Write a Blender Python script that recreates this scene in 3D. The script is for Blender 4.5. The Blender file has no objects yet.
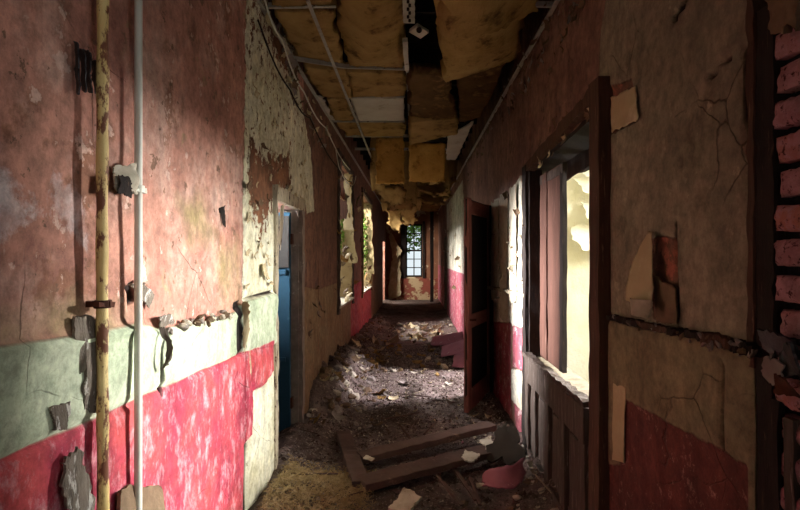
import bpy, bmesh, math, random
import numpy as np
from mathutils import Vector, Matrix, Euler
random.seed(7)
PI = math.pi
S = bpy.context.scene
COL = S.collection

# ------------------------------------------------------------------ camera
HC = 1.6                 # eye height
XL, XR = -0.99, 0.92     # inner faces of the corridor walls
HG = 3.2                 # height of the hanging ceiling grid
TOP = 3.75               # walls run up into the void
cam_d = bpy.data.cameras.new('camera'); cam = bpy.data.objects.new('camera', cam_d); COL.objects.link(cam)
cam.location = (0, 0, HC); cam.rotation_euler = (PI/2, 0, 0)
cam_d.lens = 24; cam_d.sensor_width = 36; cam_d.shift_x = -13/800; cam_d.shift_y = 1/800
cam_d.clip_start = 0.05; cam_d.clip_end = 200
S.camera = cam
S.view_settings.view_transform = 'Standard'; S.view_settings.look = 'None'
S.view_settings.exposure = 0.0; S.view_settings.gamma = 1; S.view_settings.use_curve_mapping = False

# ------------------------------------------------------------------ world
W = bpy.data.worlds.new('sky'); S.world = W; W.use_nodes = True
nt = W.node_tree; nt.nodes.clear()
wo = nt.nodes.new('ShaderNodeOutputWorld'); bg = nt.nodes.new('ShaderNodeBackground')
sk = nt.nodes.new('ShaderNodeTexSky'); sk.sky_type = 'HOSEK_WILKIE'; sk.turbidity = 6; sk.sun_direction = (-0.6, 0.2, 0.7)
mixw = nt.nodes.new('ShaderNodeMix'); mixw.data_type = 'RGBA'; mixw.inputs[0].default_value = 0.55
mixw.inputs[7].default_value = (0.80, 0.90, 0.95, 1)
nt.links.new(sk.outputs[0], mixw.inputs[6]); nt.links.new(mixw.outputs[2], bg.inputs[0]); nt.links.new(bg.outputs[0], wo.inputs[0])
bg.inputs[1].default_value = 1.6

# ------------------------------------------------------------------ lights (daylight at the openings, plus added fill lamps)
def area(name, loc, aim, sx, sy, power, color=(1, 0.97, 0.9), spread=PI):
    d = bpy.data.lights.new(name, 'AREA'); d.shape = 'RECTANGLE'; d.size = sx; d.size_y = sy; d.energy = power; d.color = color; d.spread = spread
    o = bpy.data.objects.new(name, d); COL.objects.link(o); o.location = loc
    v = Vector(aim) - Vector(loc); o.rotation_euler = v.to_track_quat('-Z', 'Y').to_euler(); o.visible_camera = True
    return o
area('daylight_room_right', (4.45, 2.35, 2.55), (-0.9, 3.3, 1.0), 1.3, 1.2, 215, (1.0, 0.99, 0.975), math.radians(105))
area('daylight_room_right', (4.45, 4.5, 2.55), (-0.9, 2.0, 1.0), 1.2, 1.2, 290, (1.0, 0.985, 0.965), math.radians(80))
area('fill_near_opening', (1.4, 0.0, 1.75), (-0.99, 0.9, 1.0), 1.4, 1.5, 13, (1.0, 0.95, 0.92))  # added fill for the near left wall, through an invented opening
area('daylight_blue_door_room', (-3.2, 4.25, 2.1), (0.9, 4.5, 1.9), 0.6, 0.9, 170, (0.99, 0.97, 1.0), math.radians(50))
area('daylight_room_far_right', (2.6, 6.95, 3.9), (0.0, 6.1, 0.0), 0.6, 0.6, 800, (0.95, 0.90, 1.0), math.radians(120))
area('daylight_window_left', (-2.9, 7.6, 2.5), (0.0, 8.0, 0.8), 1.4, 1.6, 25, (1.0, 0.95, 0.86))
area('daylight_window_left', (-3.3, 10.9, 3.6), (0.7, 10.3, 0.4), 1.2, 0.7, 900, (1.0, 0.96, 0.95))
area('fill_end_room', (-2.4, 17.2, 1.9), (0.0, 19.2, 1.5), 0.8, 1.0, 210, (1.0, 0.93, 0.85))  # added fill lamp to brighten the end wall; the room has no window
area('fill_corridor_behind', (0, -2.3, 1.4), (0, 4, 2.9), 1.2, 1.4, 6, (1.0, 0.94, 0.88))  # added fill behind the camera, aimed up towards the ceiling

# ------------------------------------------------------------------ picture rays met with real planes
F, CX, CY = 533.33, 413.0, 256.0
def ray(px, py): return (px-CX)/F, (CY-py)/F
def WL(px, py, x=XL):
    a, b = ray(px, py); t = x/a; return (t, HC+b*t)
def WR(px, py, x=XR): return WL(px, py, x)
def FL(px, py, z=0.0):
    a, b = ray(px, py); t = (z-HC)/b; return (a*t, t)
def PT(px, py, y):
    a, b = ray(px, py); return (a*y, y, HC+b*y)
def CE(px, py, z=HG):
    a, b = ray(px, py); t = (z-HC)/b; return (a*t, t, z)

# ------------------------------------------------------------------ numpy noise
def _h(ix, iy, s):
    n = (ix*374761393 + iy*668265263 + s*1274126177) & 0x7fffffff
    n = ((n ^ (n >> 13))*1274126177) & 0x7fffffff
    return ((n ^ (n >> 16)) & 0xffff)/65535.0
def vnoise(x, y, s=0):
    x = np.asarray(x, float); y = np.asarray(y, float)
    xi = np.floor(x).astype(np.int64); yi = np.floor(y).astype(np.int64)
    fx = x-xi; fy = y-yi; fx = fx*fx*(3-2*fx); fy = fy*fy*(3-2*fy)
    a = _h(xi, yi, s); b = _h(xi+1, yi, s); c = _h(xi, yi+1, s); d = _h(xi+1, yi+1, s)
    return a*(1-fx)*(1-fy)+b*fx*(1-fy)+c*(1-fx)*fy+d*fx*fy
def fbm(x, y, s=0, o=4):
    t = 0; a = 0.5
    for k in range(o):
        t = t+a*(vnoise(x, y, s+k*17)-0.5); x = np.asarray(x)*2.03; y = np.asarray(y)*2.03; a *= 0.5
    return t
def sdpoly(u, v, poly):
    """signed distance, positive inside"""
    u = np.asarray(u, float); v = np.asarray(v, float)
    d = np.full(u.shape, 1e9); ins = np.zeros(u.shape, bool); n = len(poly)
    for i in range(n):
        x0, y0 = poly[i]; x1, y1 = poly[(i+1) % n]
        ex, ey = x1-x0, y1-y0; wx, wy = u-x0, v-y0
        t = np.clip((wx*ex+wy*ey)/(ex*ex+ey*ey+1e-12), 0, 1)
        d = np.minimum(d, (wx-ex*t)**2+(wy-ey*t)**2)
        c = ((y0 > v) != (y1 > v))
        with np.errstate(divide='ignore', invalid='ignore'):
            xx = (x1-x0)*(v-y0)/(y1-y0+1e-15)+x0
        ins ^= (c & (u < xx))
    return np.where(ins, 1, -1)*np.sqrt(d)

# ------------------------------------------------------------------ materials
def lin(r, g, b):
    f = lambda c: (c/255/12.92) if c/255 <= 0.04045 else ((c/255+0.055)/1.055)**2.4
    return (f(r), f(g), f(b), 1)
class NT:
    def __init__(s, name):
        s.m = bpy.data.materials.new(name); s.m.use_nodes = True; s.t = s.m.node_tree; s.t.nodes.clear()
        s.out = s.n('ShaderNodeOutputMaterial'); s.b = s.n('ShaderNodeBsdfPrincipled'); s.l(s.b.outputs[0], s.out.inputs[0])
        s.tc = s.n('ShaderNodeTexCoord').outputs['Object']
    def n(s, k): return s.t.nodes.new(k)
    def l(s, a, b): s.t.links.new(a, b)
    def val(s, sock, v):
        if hasattr(v, 'is_linked') or hasattr(v, 'links'): s.l(v, sock)
        else: sock.default_value = v
    def noise(s, scale, detail=5, rough=0.6, vec=None, stretch=None, dist=0.0):
        v = vec or s.tc
        if stretch:
            mp = s.n('ShaderNodeMapping'); mp.inputs['Scale'].default_value = stretch; s.l(v, mp.inputs[0]); v = mp.outputs[0]
        t = s.n('ShaderNodeTexNoise'); t.inputs['Scale'].default_value = scale; t.inputs['Detail'].default_value = detail
        t.inputs['Roughness'].default_value = rough; t.inputs['Distortion'].default_value = dist; s.l(v, t.inputs[0]); return t.outputs[0]
    def math(s, op, a, b=0.0, c=None, clamp=False):
        m = s.n('ShaderNodeMath'); m.operation = op; m.use_clamp = clamp; s.val(m.inputs[0], a); s.val(m.inputs[1], b)
        if c is not None: s.val(m.inputs[2], c)
        return m.outputs[0]
    def ramp(s, fac, lo, hi):
        m = s.n('ShaderNodeMapRange'); m.clamp = True; s.l(fac, m.inputs[0]); m.inputs[1].default_value = lo; m.inputs[2].default_value = hi; return m.outputs[0]
    def mix(s, fac, a, b):
        m = s.n('ShaderNodeMix'); m.data_type = 'RGBA'; s.val(m.inputs[0], fac); s.val(m.inputs[6], a); s.val(m.inputs[7], b); return m.outputs[2]
    def attr(s, name):
        a = s.n('ShaderNodeAttribute'); a.attribute_name = name; return a.outputs['Fac']
    def bump(s, h, strength=0.5, dist=0.01):
        b = s.n('ShaderNodeBump'); b.inputs['Strength'].default_value = strength; b.inputs['Distance'].default_value = dist
        s.l(h, b.inputs['Height']); s.l(b.outputs[0], s.b.inputs['Normal'])
    def fin(s, col, rough=0.85, spec=0.25, metal=0.0):
        s.val(s.b.inputs['Base Color'], col); s.val(s.b.inputs['Roughness'], rough)
        s.b.inputs['Specular IOR Level'].default_value = spec; s.b.inputs['Metallic'].default_value = metal
        return s.m

def simple(name, c1, c2, scale=8, rough=0.85, c3=None, c3lo=0.6, c3hi=0.66, stretch=None, bump=0.5, bscale=40, spec=0.25, metal=0.0, s3=6, bdist=0.006):
    m = NT(name)
    n = m.ramp(m.noise(scale, 6, 0.65, stretch=stretch), 0.3, 0.7)
    col = m.mix(n, c1, c2)
    if c3: col = m.mix(m.ramp(m.noise(s3, 8, 0.7, stretch=stretch), c3lo, c3hi), col, c3)
    h = m.noise(bscale, 6, 0.7, stretch=stretch)
    m.bump(h, bump, bdist)
    return m.fin(col, rough, spec, metal)

def wallmat(name, base, layers):
    """base: list of (color, scale, lo, hi); layers: dict(attr, c1, c2, amp, scale, spec colours c3...)"""
    m = NT(name)
    col = base[0][0]
    for (c, sc, lo, hi) in base[1:]:
        col = m.mix(m.ramp(m.noise(sc, 7, 0.65), lo, hi), col, c)
    height = m.math('MULTIPLY', m.noise(28, 8, 0.65), 0.35)
    for L in layers:
        f = m.attr(L['attr'])
        nz = m.math('SUBTRACT', m.noise(L.get('scale', 6), 8, 0.7, dist=L.get('dist', 0.3)), 0.5)
        sd = m.math('MULTIPLY_ADD', nz, L.get('amp', 0.06), f)
        w = L.get('w', 0.004)
        mask = m.ramp(sd, -w, w)
        c = L['c1']
        if 'c2' in L: c = m.mix(m.ramp(m.noise(L.get('s2', 3), 7, 0.7, stretch=L.get('st2')), L.get('lo2', 0.42), L.get('hi2', 0.6)), c, L['c2'])
        if 'c3' in L: c = m.mix(m.ramp(m.noise(L.get('s3', 14), 8, 0.75, stretch=L.get('st3')), L.get('lo3', 0.56), L.get('hi3', 0.6)), c, L['c3'])
        col = m.mix(mask, col, c)
        height = m.math('MULTIPLY_ADD', mask, L.get('h', 0.5), height)
    # grime specks and hairline cracks that belong to the paint
    sp = m.ramp(m.noise(34, 8, 0.8), 0.655, 0.68)
    col = m.mix(m.math('MULTIPLY', sp, 0.75), col, lin(58, 45, 36))
    v = m.n('ShaderNodeTexVoronoi'); v.feature = 'DISTANCE_TO_EDGE'; v.inputs['Scale'].default_value = 2.6
    wv = m.n('ShaderNodeMix'); wv.data_type = 'VECTOR'; wv.inputs[0].default_value = 0.12; m.l(m.tc, wv.inputs[4])
    nn = m.n('ShaderNodeTexNoise'); nn.inputs['Scale'].default_value = 3; nn.inputs['Detail'].default_value = 6; m.l(m.tc, nn.inputs[0]); m.l(nn.outputs[1], wv.inputs[5]); m.l(wv.outputs[1], v.inputs[0])
    cr = m.math('SUBTRACT', 1.0, m.ramp(v.outputs[0], 0.0, 0.006))
    cr = m.math('MULTIPLY', cr, m.ramp(m.noise(1.7, 4), 0.52, 0.62))
    col = m.mix(m.math('MULTIPLY', cr, 0.55), col, lin(45, 34, 28))
    height = m.math('SUBTRACT', height, m.math('MULTIPLY', cr, 0.6))
    mt = m.math('MULTIPLY_ADD', m.ramp(m.noise(15, 10, 0.82), 0.40, 0.60), 0.5, 0.62)
    dr = m.math('MULTIPLY_ADD', m.ramp(m.noise(4.5, 8, 0.7, stretch=(2, 2, 0.7)), 0.42, 0.6), 0.22, 0.80)
    mm = m.n('ShaderNodeMix'); mm.data_type = 'RGBA'; mm.blend_type = 'MULTIPLY'; mm.inputs[0].default_value = 1.0; m.l(col, mm.inputs[6]); m.l(m.math('MULTIPLY', mt, dr), mm.inputs[7]); col = mm.outputs[2]
    m.bump(height, 1.0, 0.009)
    return m.fin(col, m.ramp(m.noise(9, 5), -0.4, 1.6) if False else 0.8, 0.25)

SALMON = lin(192, 138, 118); SALMON2 = lin(166, 114, 98)
CREAM = lin(222, 214, 180); OCHRE = lin(150, 128, 74); BROWN = lin(92, 62, 44); RED = lin(198, 52, 70)
m_wall_l = wallmat('peeling_paint_left',
    [(SALMON,), (SALMON2, 1.6, 0.4, 0.62), (lin(204, 168, 150), 2.3, 0.5, 0.68), (lin(150, 104, 82), 4.5, 0.56, 0.62), (lin(214, 178, 160), 9, 0.60, 0.63), (lin(128, 96, 76), 13, 0.62, 0.64), (lin(146, 134, 92), 3.1, 0.64, 0.72)], [
    dict(attr='wear', c1=lin(214, 196, 190), c2=lin(196, 150, 136), amp=0.5, scale=5, h=-0.3, w=0.02),
    dict(attr='ochre', c1=lin(152, 132, 92), c2=lin(186, 152, 124), amp=0.8, scale=4, h=0.0, w=0.14),
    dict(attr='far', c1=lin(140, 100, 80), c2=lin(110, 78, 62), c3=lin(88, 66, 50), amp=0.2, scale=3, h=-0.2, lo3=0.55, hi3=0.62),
    dict(attr='low', c1=lin(150, 128, 96), c2=lin(140, 108, 76), c3=lin(110, 84, 62), amp=0.06, h=0.6, lo3=0.58, hi3=0.64),
    dict(attr='cream', c1=lin(228, 224, 196), c2=lin(204, 196, 160), c3=lin(160, 142, 104), s2=2.2, amp=0.08, scale=9, h=0.8, lo3=0.63, hi3=0.69),
    dict(attr='green', c1=lin(198, 206, 176), c2=lin(172, 184, 152), c3=lin(158, 154, 112), s2=3.0, amp=0.012, scale=7, h=0.6, lo3=0.66, hi3=0.8, s3=5),
    dict(attr='red', c1=lin(170, 56, 76), c2=lin(200, 82, 82), c3=lin(226, 178, 180), s2=2.2, s3=17, st3=(1, 1, 0.55), amp=0.012, scale=12, h=0.4, lo3=0.50, hi3=0.72),
    dict(attr='spots', c1=lin(104, 66, 46), c2=lin(140, 96, 66), amp=1.1, scale=17, h=-1.2, w=0.012),
    dict(attr='gap', c1=lin(30, 20, 16), c2=lin(52, 34, 26), amp=0.004, scale=14, h=-1.0),
    ])
m_wall_r = wallmat('peeling_paint_right',
    [(lin(150, 138, 116),), (lin(134, 122, 102), 1.4, 0.42, 0.62), (lin(118, 106, 86), 5, 0.56, 0.66), (lin(162, 150, 126), 8, 0.62, 0.66)], [
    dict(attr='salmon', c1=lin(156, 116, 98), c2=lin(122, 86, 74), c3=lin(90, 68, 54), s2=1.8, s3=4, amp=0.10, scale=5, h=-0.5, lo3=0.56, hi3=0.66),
    dict(attr='pale', c1=lin(226, 222, 204), c2=lin(196, 186, 162), c3=lin(120, 92, 66), amp=0.10, scale=7, h=0.8, lo3=0.60, hi3=0.64),
    dict(attr='low', c1=lin(140, 128, 98), c2=lin(118, 106, 80), c3=lin(120, 96, 66), amp=0.015, h=0.5, lo3=0.66, hi3=0.74),
    dict(attr='red', c1=lin(112, 58, 52), c2=lin(92, 48, 44), c3=lin(160, 118, 104), s3=20, amp=0.05, scale=9, h=-0.5, lo3=0.58, hi3=0.64),
    dict(attr='pink', c1=lin(184, 92, 108), c2=lin(164, 92, 98), c3=lin(218, 186, 184), s3=9, amp=0.05, scale=9, h=0.5, lo3=0.56, hi3=0.6),
    dict(attr='raw', c1=lin(126, 86, 68), c2=lin(98, 72, 56), c3=lin(160, 96, 76), s3=10, amp=0.04, scale=12, h=-1.2, lo3=0.52, hi3=0.55),
    dict(attr='spots', c1=lin(84, 56, 40), c2=lin(126, 92, 62), amp=0.9, scale=11, h=-1.2, w=0.012),
    dict(attr='gap', c1=lin(30, 21, 17), c2=lin(58, 42, 32), amp=0.012, scale=14, h=-1.0),
    ])
m_plain = simple('stained_plaster', lin(150, 108, 84), lin(104, 74, 56), 2.5, c3=lin(190, 170, 132), s3=2.2, c3lo=0.52, c3hi=0.58)
m_room = simple('yellowed_wallpaper', lin(238, 237, 222), lin(228, 222, 186), 1.5, c3=lin(206, 184, 132), s3=3.2, c3lo=0.6, c3hi=0.68, bscale=12, bdist=0.03)
m_dark = simple('blackened_timber', lin(44, 34, 28), lin(26, 20, 18), 6, c3=lin(74, 56, 42), s3=14, stretch=(6, 6, 0.7))
m_brownwood = simple('brown_varnished_wood', lin(92, 64, 50), lin(62, 44, 36), 5, c3=lin(126, 98, 78), s3=9, c3lo=0.6, c3hi=0.66, stretch=(7, 7, 0.6))
m_redwood = simple('red_brown_painted_wood', lin(146, 88, 76), lin(108, 64, 56), 5, c3=lin(150, 116, 100), s3=12, c3lo=0.62, c3hi=0.66, stretch=(5, 5, 0.6))
m_greywood = simple('weathered_grey_paint_on_wood', lin(88, 76, 68), lin(60, 50, 44), 7, c3=lin(124, 114, 106), s3=11, c3lo=0.57, c3hi=0.63, stretch=(6, 6, 0.5))
m_jamb = simple('chipped_cream_gloss_paint', lin(176, 166, 142), lin(136, 122, 98), 7, c3=lin(74, 54, 42), s3=16, c3lo=0.55, c3hi=0.58, stretch=(2, 2, 0.6))
m_floorwood = simple('dusty_floor_timber', lin(96, 76, 66), lin(66, 50, 44), 4, c3=lin(130, 110, 92), s3=9, c3lo=0.6, c3hi=0.7, bscale=30)
m_blue = simple('faded_blue_paint', lin(34, 76, 98), lin(26, 62, 82), 3, c3=lin(48, 86, 104), s3=8, bump=0.2)
m_yellowpipe = simple('rusted_cream_pipe_paint', lin(226, 204, 140), lin(196, 164, 98), 9, c3=lin(112, 66, 40), s3=15, c3lo=0.50, c3hi=0.55, stretch=(1.4, 1.4, 0.6), spec=0.4, rough=0.6)
m_rust = simple('rust', lin(92, 48, 28), lin(52, 30, 22), 20)
m_palepipe = simple('pale_grey_pipe_paint', lin(206, 206, 192), lin(186, 184, 168), 6, c3=lin(120, 100, 80), s3=24, c3lo=0.66, c3hi=0.7, spec=0.45, rough=0.5, bump=0.2)
def fibre(name, a, b, c, d=None):
    m = NT(name)
    col = m.mix(m.ramp(m.noise(3.2, 6, 0.7), 0.32, 0.66), a, b)
    col = m.mix(m.ramp(m.noise(5.5, 7, 0.7), 0.54, 0.66), col, c)
    h = m.math('ADD', m.noise(26, 9, 0.8), m.math('MULTIPLY', m.noise(90, 4, 0.8, stretch=(1, 0.25, 1)), 0.5))
    m.bump(h, 0.9, 0.02); return m.fin(col, 1.0, 0.05)
m_batt = fibre('yellow_glass_wool', lin(178, 146, 92), lin(140, 110, 66), lin(92, 68, 42))
m_batt_dark = fibre('brown_stained_glass_wool', lin(108, 80, 50), lin(72, 52, 34), lin(136, 104, 64))
m_tile = simple('white_ceiling_board', lin(196, 190, 176), lin(172, 162, 146), 3, c3=lin(130, 110, 84), s3=2.5, c3lo=0.58, c3hi=0.7)
m_tee = simple('white_enamel_steel', lin(178, 174, 164), lin(140, 132, 118), 5, c3=lin(96, 70, 48), s3=20, c3lo=0.6, c3hi=0.64, rough=0.5)
m_paper = simple('aged_lining_paper', lin(184, 168, 132), lin(160, 142, 108), 4, c3=lin(206, 192, 160), s3=3, c3lo=0.5, c3hi=0.65, bump=0.3)
m_pale = simple('pale_plaster', lin(192, 184, 164), lin(150, 140, 120), 9, c3=lin(120, 96, 72), s3=15)
m_grey = simple('grey_plaster', lin(146, 136, 126), lin(110, 100, 92), 9, c3=lin(176, 170, 162), s3=15)
m_torn = simple('split_grey_board', lin(150, 138, 122), lin(92, 80, 70), 14, c3=lin(206, 200, 188), s3=12, c3lo=0.55, c3hi=0.6, stretch=(3, 3, 0.8), bump=1.0, bdist=0.015)
m_tan = simple('tan_plaster', lin(122, 100, 76), lin(88, 70, 52), 9, c3=lin(84, 62, 44), s3=15)
m_pinkplaster = simple('pink_painted_plaster', lin(172, 112, 122), lin(144, 88, 100), 6, c3=lin(194, 160, 160), s3=12)
m_straw = simple('matted_straw_coloured_fibre', lin(168, 146, 104), lin(124, 104, 68), 14, c3=lin(88, 66, 40), s3=20, rough=1.0)
m_glass_dark = simple('grimy_black_plastic', lin(30, 28, 30), lin(50, 48, 50), 12, rough=0.45, spec=0.5)
m_foliage = simple('green_leaf', lin(120, 156, 60), lin(66, 104, 36), 3, c3=lin(176, 190, 96), s3=5, rough=0.6)
m_ground = simple('overgrown_ground', lin(96, 104, 60), lin(70, 74, 42), 2)
# floor
fm = NT('debris_covered_floor')
c = fm.mix(fm.ramp(fm.noise(1.6, 7, 0.7), 0.38, 0.62), lin(74, 60, 51), lin(122, 106, 100))
c = fm.mix(fm.ramp(fm.noise(7, 8, 0.75), 0.52, 0.6), c, lin(56, 43, 35))
c = fm.mix(fm.ramp(fm.noise(38, 6, 0.8), 0.56, 0.61), c, lin(150, 136, 122))
c = fm.mix(fm.ramp(fm.noise(22, 8, 0.8), 0.60, 0.63), c, lin(34, 26, 22))
c = fm.mix(fm.math('MULTIPLY', fm.ramp(fm.attr('straw'), -0.15, 0.15), fm.ramp(fm.noise(11, 6), 0.35, 0.5)), c, lin(98, 82, 58))
fm.bump(fm.math('ADD', fm.noise(40, 9, 0.8), fm.noise(9, 6, 0.7)), 1.0, 0.02)
m_floor = fm.fin(c, 0.9, 0.2)
# brick
bmn = NT('purple_red_brick')
oi = bmn.attr('tone')
c = bmn.mix(bmn.ramp(oi, 0.0, 1.0), lin(176, 130, 138), lin(196, 128, 116))
c = bmn.mix(bmn.ramp(bmn.noise(26, 8, 0.75), 0.46, 0.6), c, lin(200, 150, 158))
c = bmn.mix(bmn.ramp(bmn.noise(44, 8, 0.75), 0.56, 0.6), c, lin(92, 50, 54))
bmn.bump(bmn.noise(60, 9, 0.8), 1.0, 0.012); m_brick = bmn.fin(c, 0.9, 0.2)
m_mortar = simple('blackened_mortar', lin(40, 38, 42), lin(22, 20, 22), 20, c3=lin(110, 106, 112), s3=40, c3lo=0.62, c3hi=0.66, bump=1.0, bdist=0.02)

# ------------------------------------------------------------------ object helpers
def link(name, verts, faces, mat=None, parent=None, smooth=False):
    me = bpy.data.meshes.new(name); me.from_pydata([tuple(v) for v in verts], [], [tuple(f) for f in faces]); me.update()
    o = bpy.data.objects.new(name, me); COL.objects.link(o)
    if mat: me.materials.append(mat)
    if smooth: me.polygons.foreach_set('use_smooth', [True]*len(me.polygons))
    if parent: o.parent = parent
    return o
def tag(o, label, cat, group=None, kind=None):
    o['label'] = label; o['category'] = cat
    if group: o['group'] = group
    if kind: o['kind'] = kind
    return o
def empty(name, loc=(0, 0, 0), rz=0.0):
    o = bpy.data.objects.new(name, None); COL.objects.link(o); o.location = loc; o.rotation_euler = (0, 0, rz); o.empty_display_size = 0.1; return o
def thing(name, label, cat, loc=(0, 0, 0), rz=0.0, group=None): return tag(empty(name, loc, rz), label, cat, group)
def struct(o): o['kind'] = 'structure'; return o
class MB:
    def __init__(s): s.v = []; s.f = []
    def add(s, v, f):
        k = len(s.v); s.v += [tuple(p) for p in v]; s.f += [tuple(i+k for i in q) for q in f]; return s
    def box(s, x0, x1, y0, y1, z0, z1):
        return s.add([(x0, y0, z0), (x1, y0, z0), (x1, y1, z0), (x0, y1, z0), (x0, y0, z1), (x1, y0, z1), (x1, y1, z1), (x0, y1, z1)],
                     [(3, 2, 1, 0), (4, 5, 6, 7), (0, 1, 5, 4), (1, 2, 6, 5), (2, 3, 7, 6), (3, 0, 4, 7)])
    def bar(s, a, b, w, t, up=(0, 0, 1), n=1, wob=0.0, seed=1):
        """rectangular bar from a to b, w across, t along up; n segments with a little wander"""
        a = Vector(a); b = Vector(b); d = (b-a).normalized(); u = Vector(up); sd = d.cross(u).normalized(); u = sd.cross(d).normalized()
        rn = random.Random(seed); rings = []
        for i in range(n+1):
            p = a.lerp(b, i/n); q = []
            for (i1, i2) in ((-1, -1), (1, -1), (1, 1), (-1, 1)):
                q.append(p+sd*(i1*w/2+rn.uniform(-wob, wob))+u*(i2*t/2+rn.uniform(-wob, wob)))
            rings.append(q)
        v = [p for r in rings for p in r]; f = [(3, 2, 1, 0), tuple(4*n+k for k in range(4))]
        for i in range(n):
            for k in range(4): f.append((4*i+k, 4*i+(k+1) % 4, 4*i+4+(k+1) % 4, 4*i+4+k))
        return s.add(v, f)
    def tube(s, pts, r, n=12, wob=0.0, seed=2):
        pts = [Vector(p) for p in pts]; rn = random.Random(seed); rings = []
        for i, p in enumerate(pts):
            d = (pts[min(i+1, len(pts)-1)]-pts[max(i-1, 0)]).normalized()
            a = d.cross(Vector((0, 1, 0.01)) if abs(d.y) < 0.9 else Vector((1, 0, 0.01))).normalized(); b = d.cross(a).normalized()
            rr = r(i/(len(pts)-1)) if callable(r) else r
            rings.append([p+(a*math.cos(2*PI*k/n)+b*math.sin(2*PI*k/n))*(rr*(1+rn.uniform(-wob, wob))) for k in range(n)])
        v = [p for q in rings for p in q]; f = [tuple(range(n)), tuple((len(pts)-1)*n+k for k in reversed(range(n)))]
        for i in range(len(pts)-1):
            for k in range(n): f.append((i*n+k, i*n+n+k, i*n+n+(k+1) % n, i*n+(k+1) % n))
        return s.add(v, f)
    def build(s, name, mat, parent=None, smooth=False):
        o = link(name, s.v, s.f, mat, parent, smooth)
        return o
def bevel(o, w=0.004, seg=1):
    m = o.modifiers.new('bevel', 'BEVEL'); m.width = w; m.segments = seg; m.limit_method = 'ANGLE'; return o
def slab(c00, c10, c11, c01, th, nu=12, nv=12, amp=0.0, sag=0.0, jag=0.0, seed=0, freq=3.0, curl=None, fray=0.0):
    """sheet between four corners; thickness goes against the normal; curl(u,v)->offset Vector"""
    c00, c10, c11, c01 = map(Vector, (c00, c10, c11, c01))
    N = (c10-c00).cross(c01-c00).normalized(); U = (c10-c00).normalized(); V = (c01-c00).normalized()
    L1 = (c10-c00).length; L2 = (c01-c00).length
    top = []; bot = []
    for j in range(nv+1):
        for i in range(nu+1):
            u = i/nu; v = j/nv
            p = (c00*(1-u)+c10*u)*(1-v)+(c01*(1-u)+c11*u)*v
            e = 0
            if jag:
                if i in (0, nu): p = p+U*(float(vnoise(v*L2*freq*4+3.3, i, seed+5))-0.5+0.5*(random.Random(seed*97+j).random()-0.5))*2*jag
                if j in (0, nv): p = p+V*(float(vnoise(u*L1*freq*4+1.7, j, seed+9))-0.5+0.5*(random.Random(seed*89+i+500).random()-0.5))*2*jag
            h = amp*2*float(fbm(u*L1*freq+seed*1.3, v*L2*freq+seed*0.7, seed, 3)) - sag*(1-(2*u-1)**2)*(1-(2*v-1)**2)
            q = p+N*h
            if curl: q = q+curl(u, v)
            hb = amp*1.2*float(fbm(u*L1*freq*1.7+9, v*L2*freq*1.7+4, seed+3, 3))
            top.append(q); bot.append(q-N*(th+hb*(1 if th > 0.02 else 0)))
    n1 = len(top); v = top+bot; f = []; W_ = nu+1
    for j in range(nv):
        for i in range(nu):
            a = j*W_+i; f.append((a, a+1, a+W_+1, a+W_)); f.append((n1+a, n1+a+W_, n1+a+W_+1, n1+a+1))
    for i in range(nu):
        a = i; f.append((a+1, a, n1+a, n1+a+1)); a = nv*W_+i; f.append((a, a+1, n1+a+1, n1+a))
    for j in range(nv):
        a = j*W_; f.append((a, a+W_, n1+a+W_, n1+a)); a = j*W_+nu; f.append((a+W_, a, n1+a, n1+a+W_))
    return v, f
def recentre(o, p=None):
    """put the origin of a top-level mesh in its middle"""
    me = o.data; n = len(me.vertices); co = np.empty(n*3); me.vertices.foreach_get('co', co); co = co.reshape(-1, 3)
    c = (co.min(0)+co.max(0))/2 if p is None else np.array(p)
    c[2] = co[:, 2].min() if p is None else c[2]
    co -= c; me.vertices.foreach_set('co', co.ravel()); me.update(); o.location = Vector(c); return o
def sheet(name, mat, label, cat, group, *a, **k):
    v, f = slab(*a, **k); o = link(name, v, f, mat, smooth=k.get('th', 0) > 0.03)
    return tag(o, label, cat, group)

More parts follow.
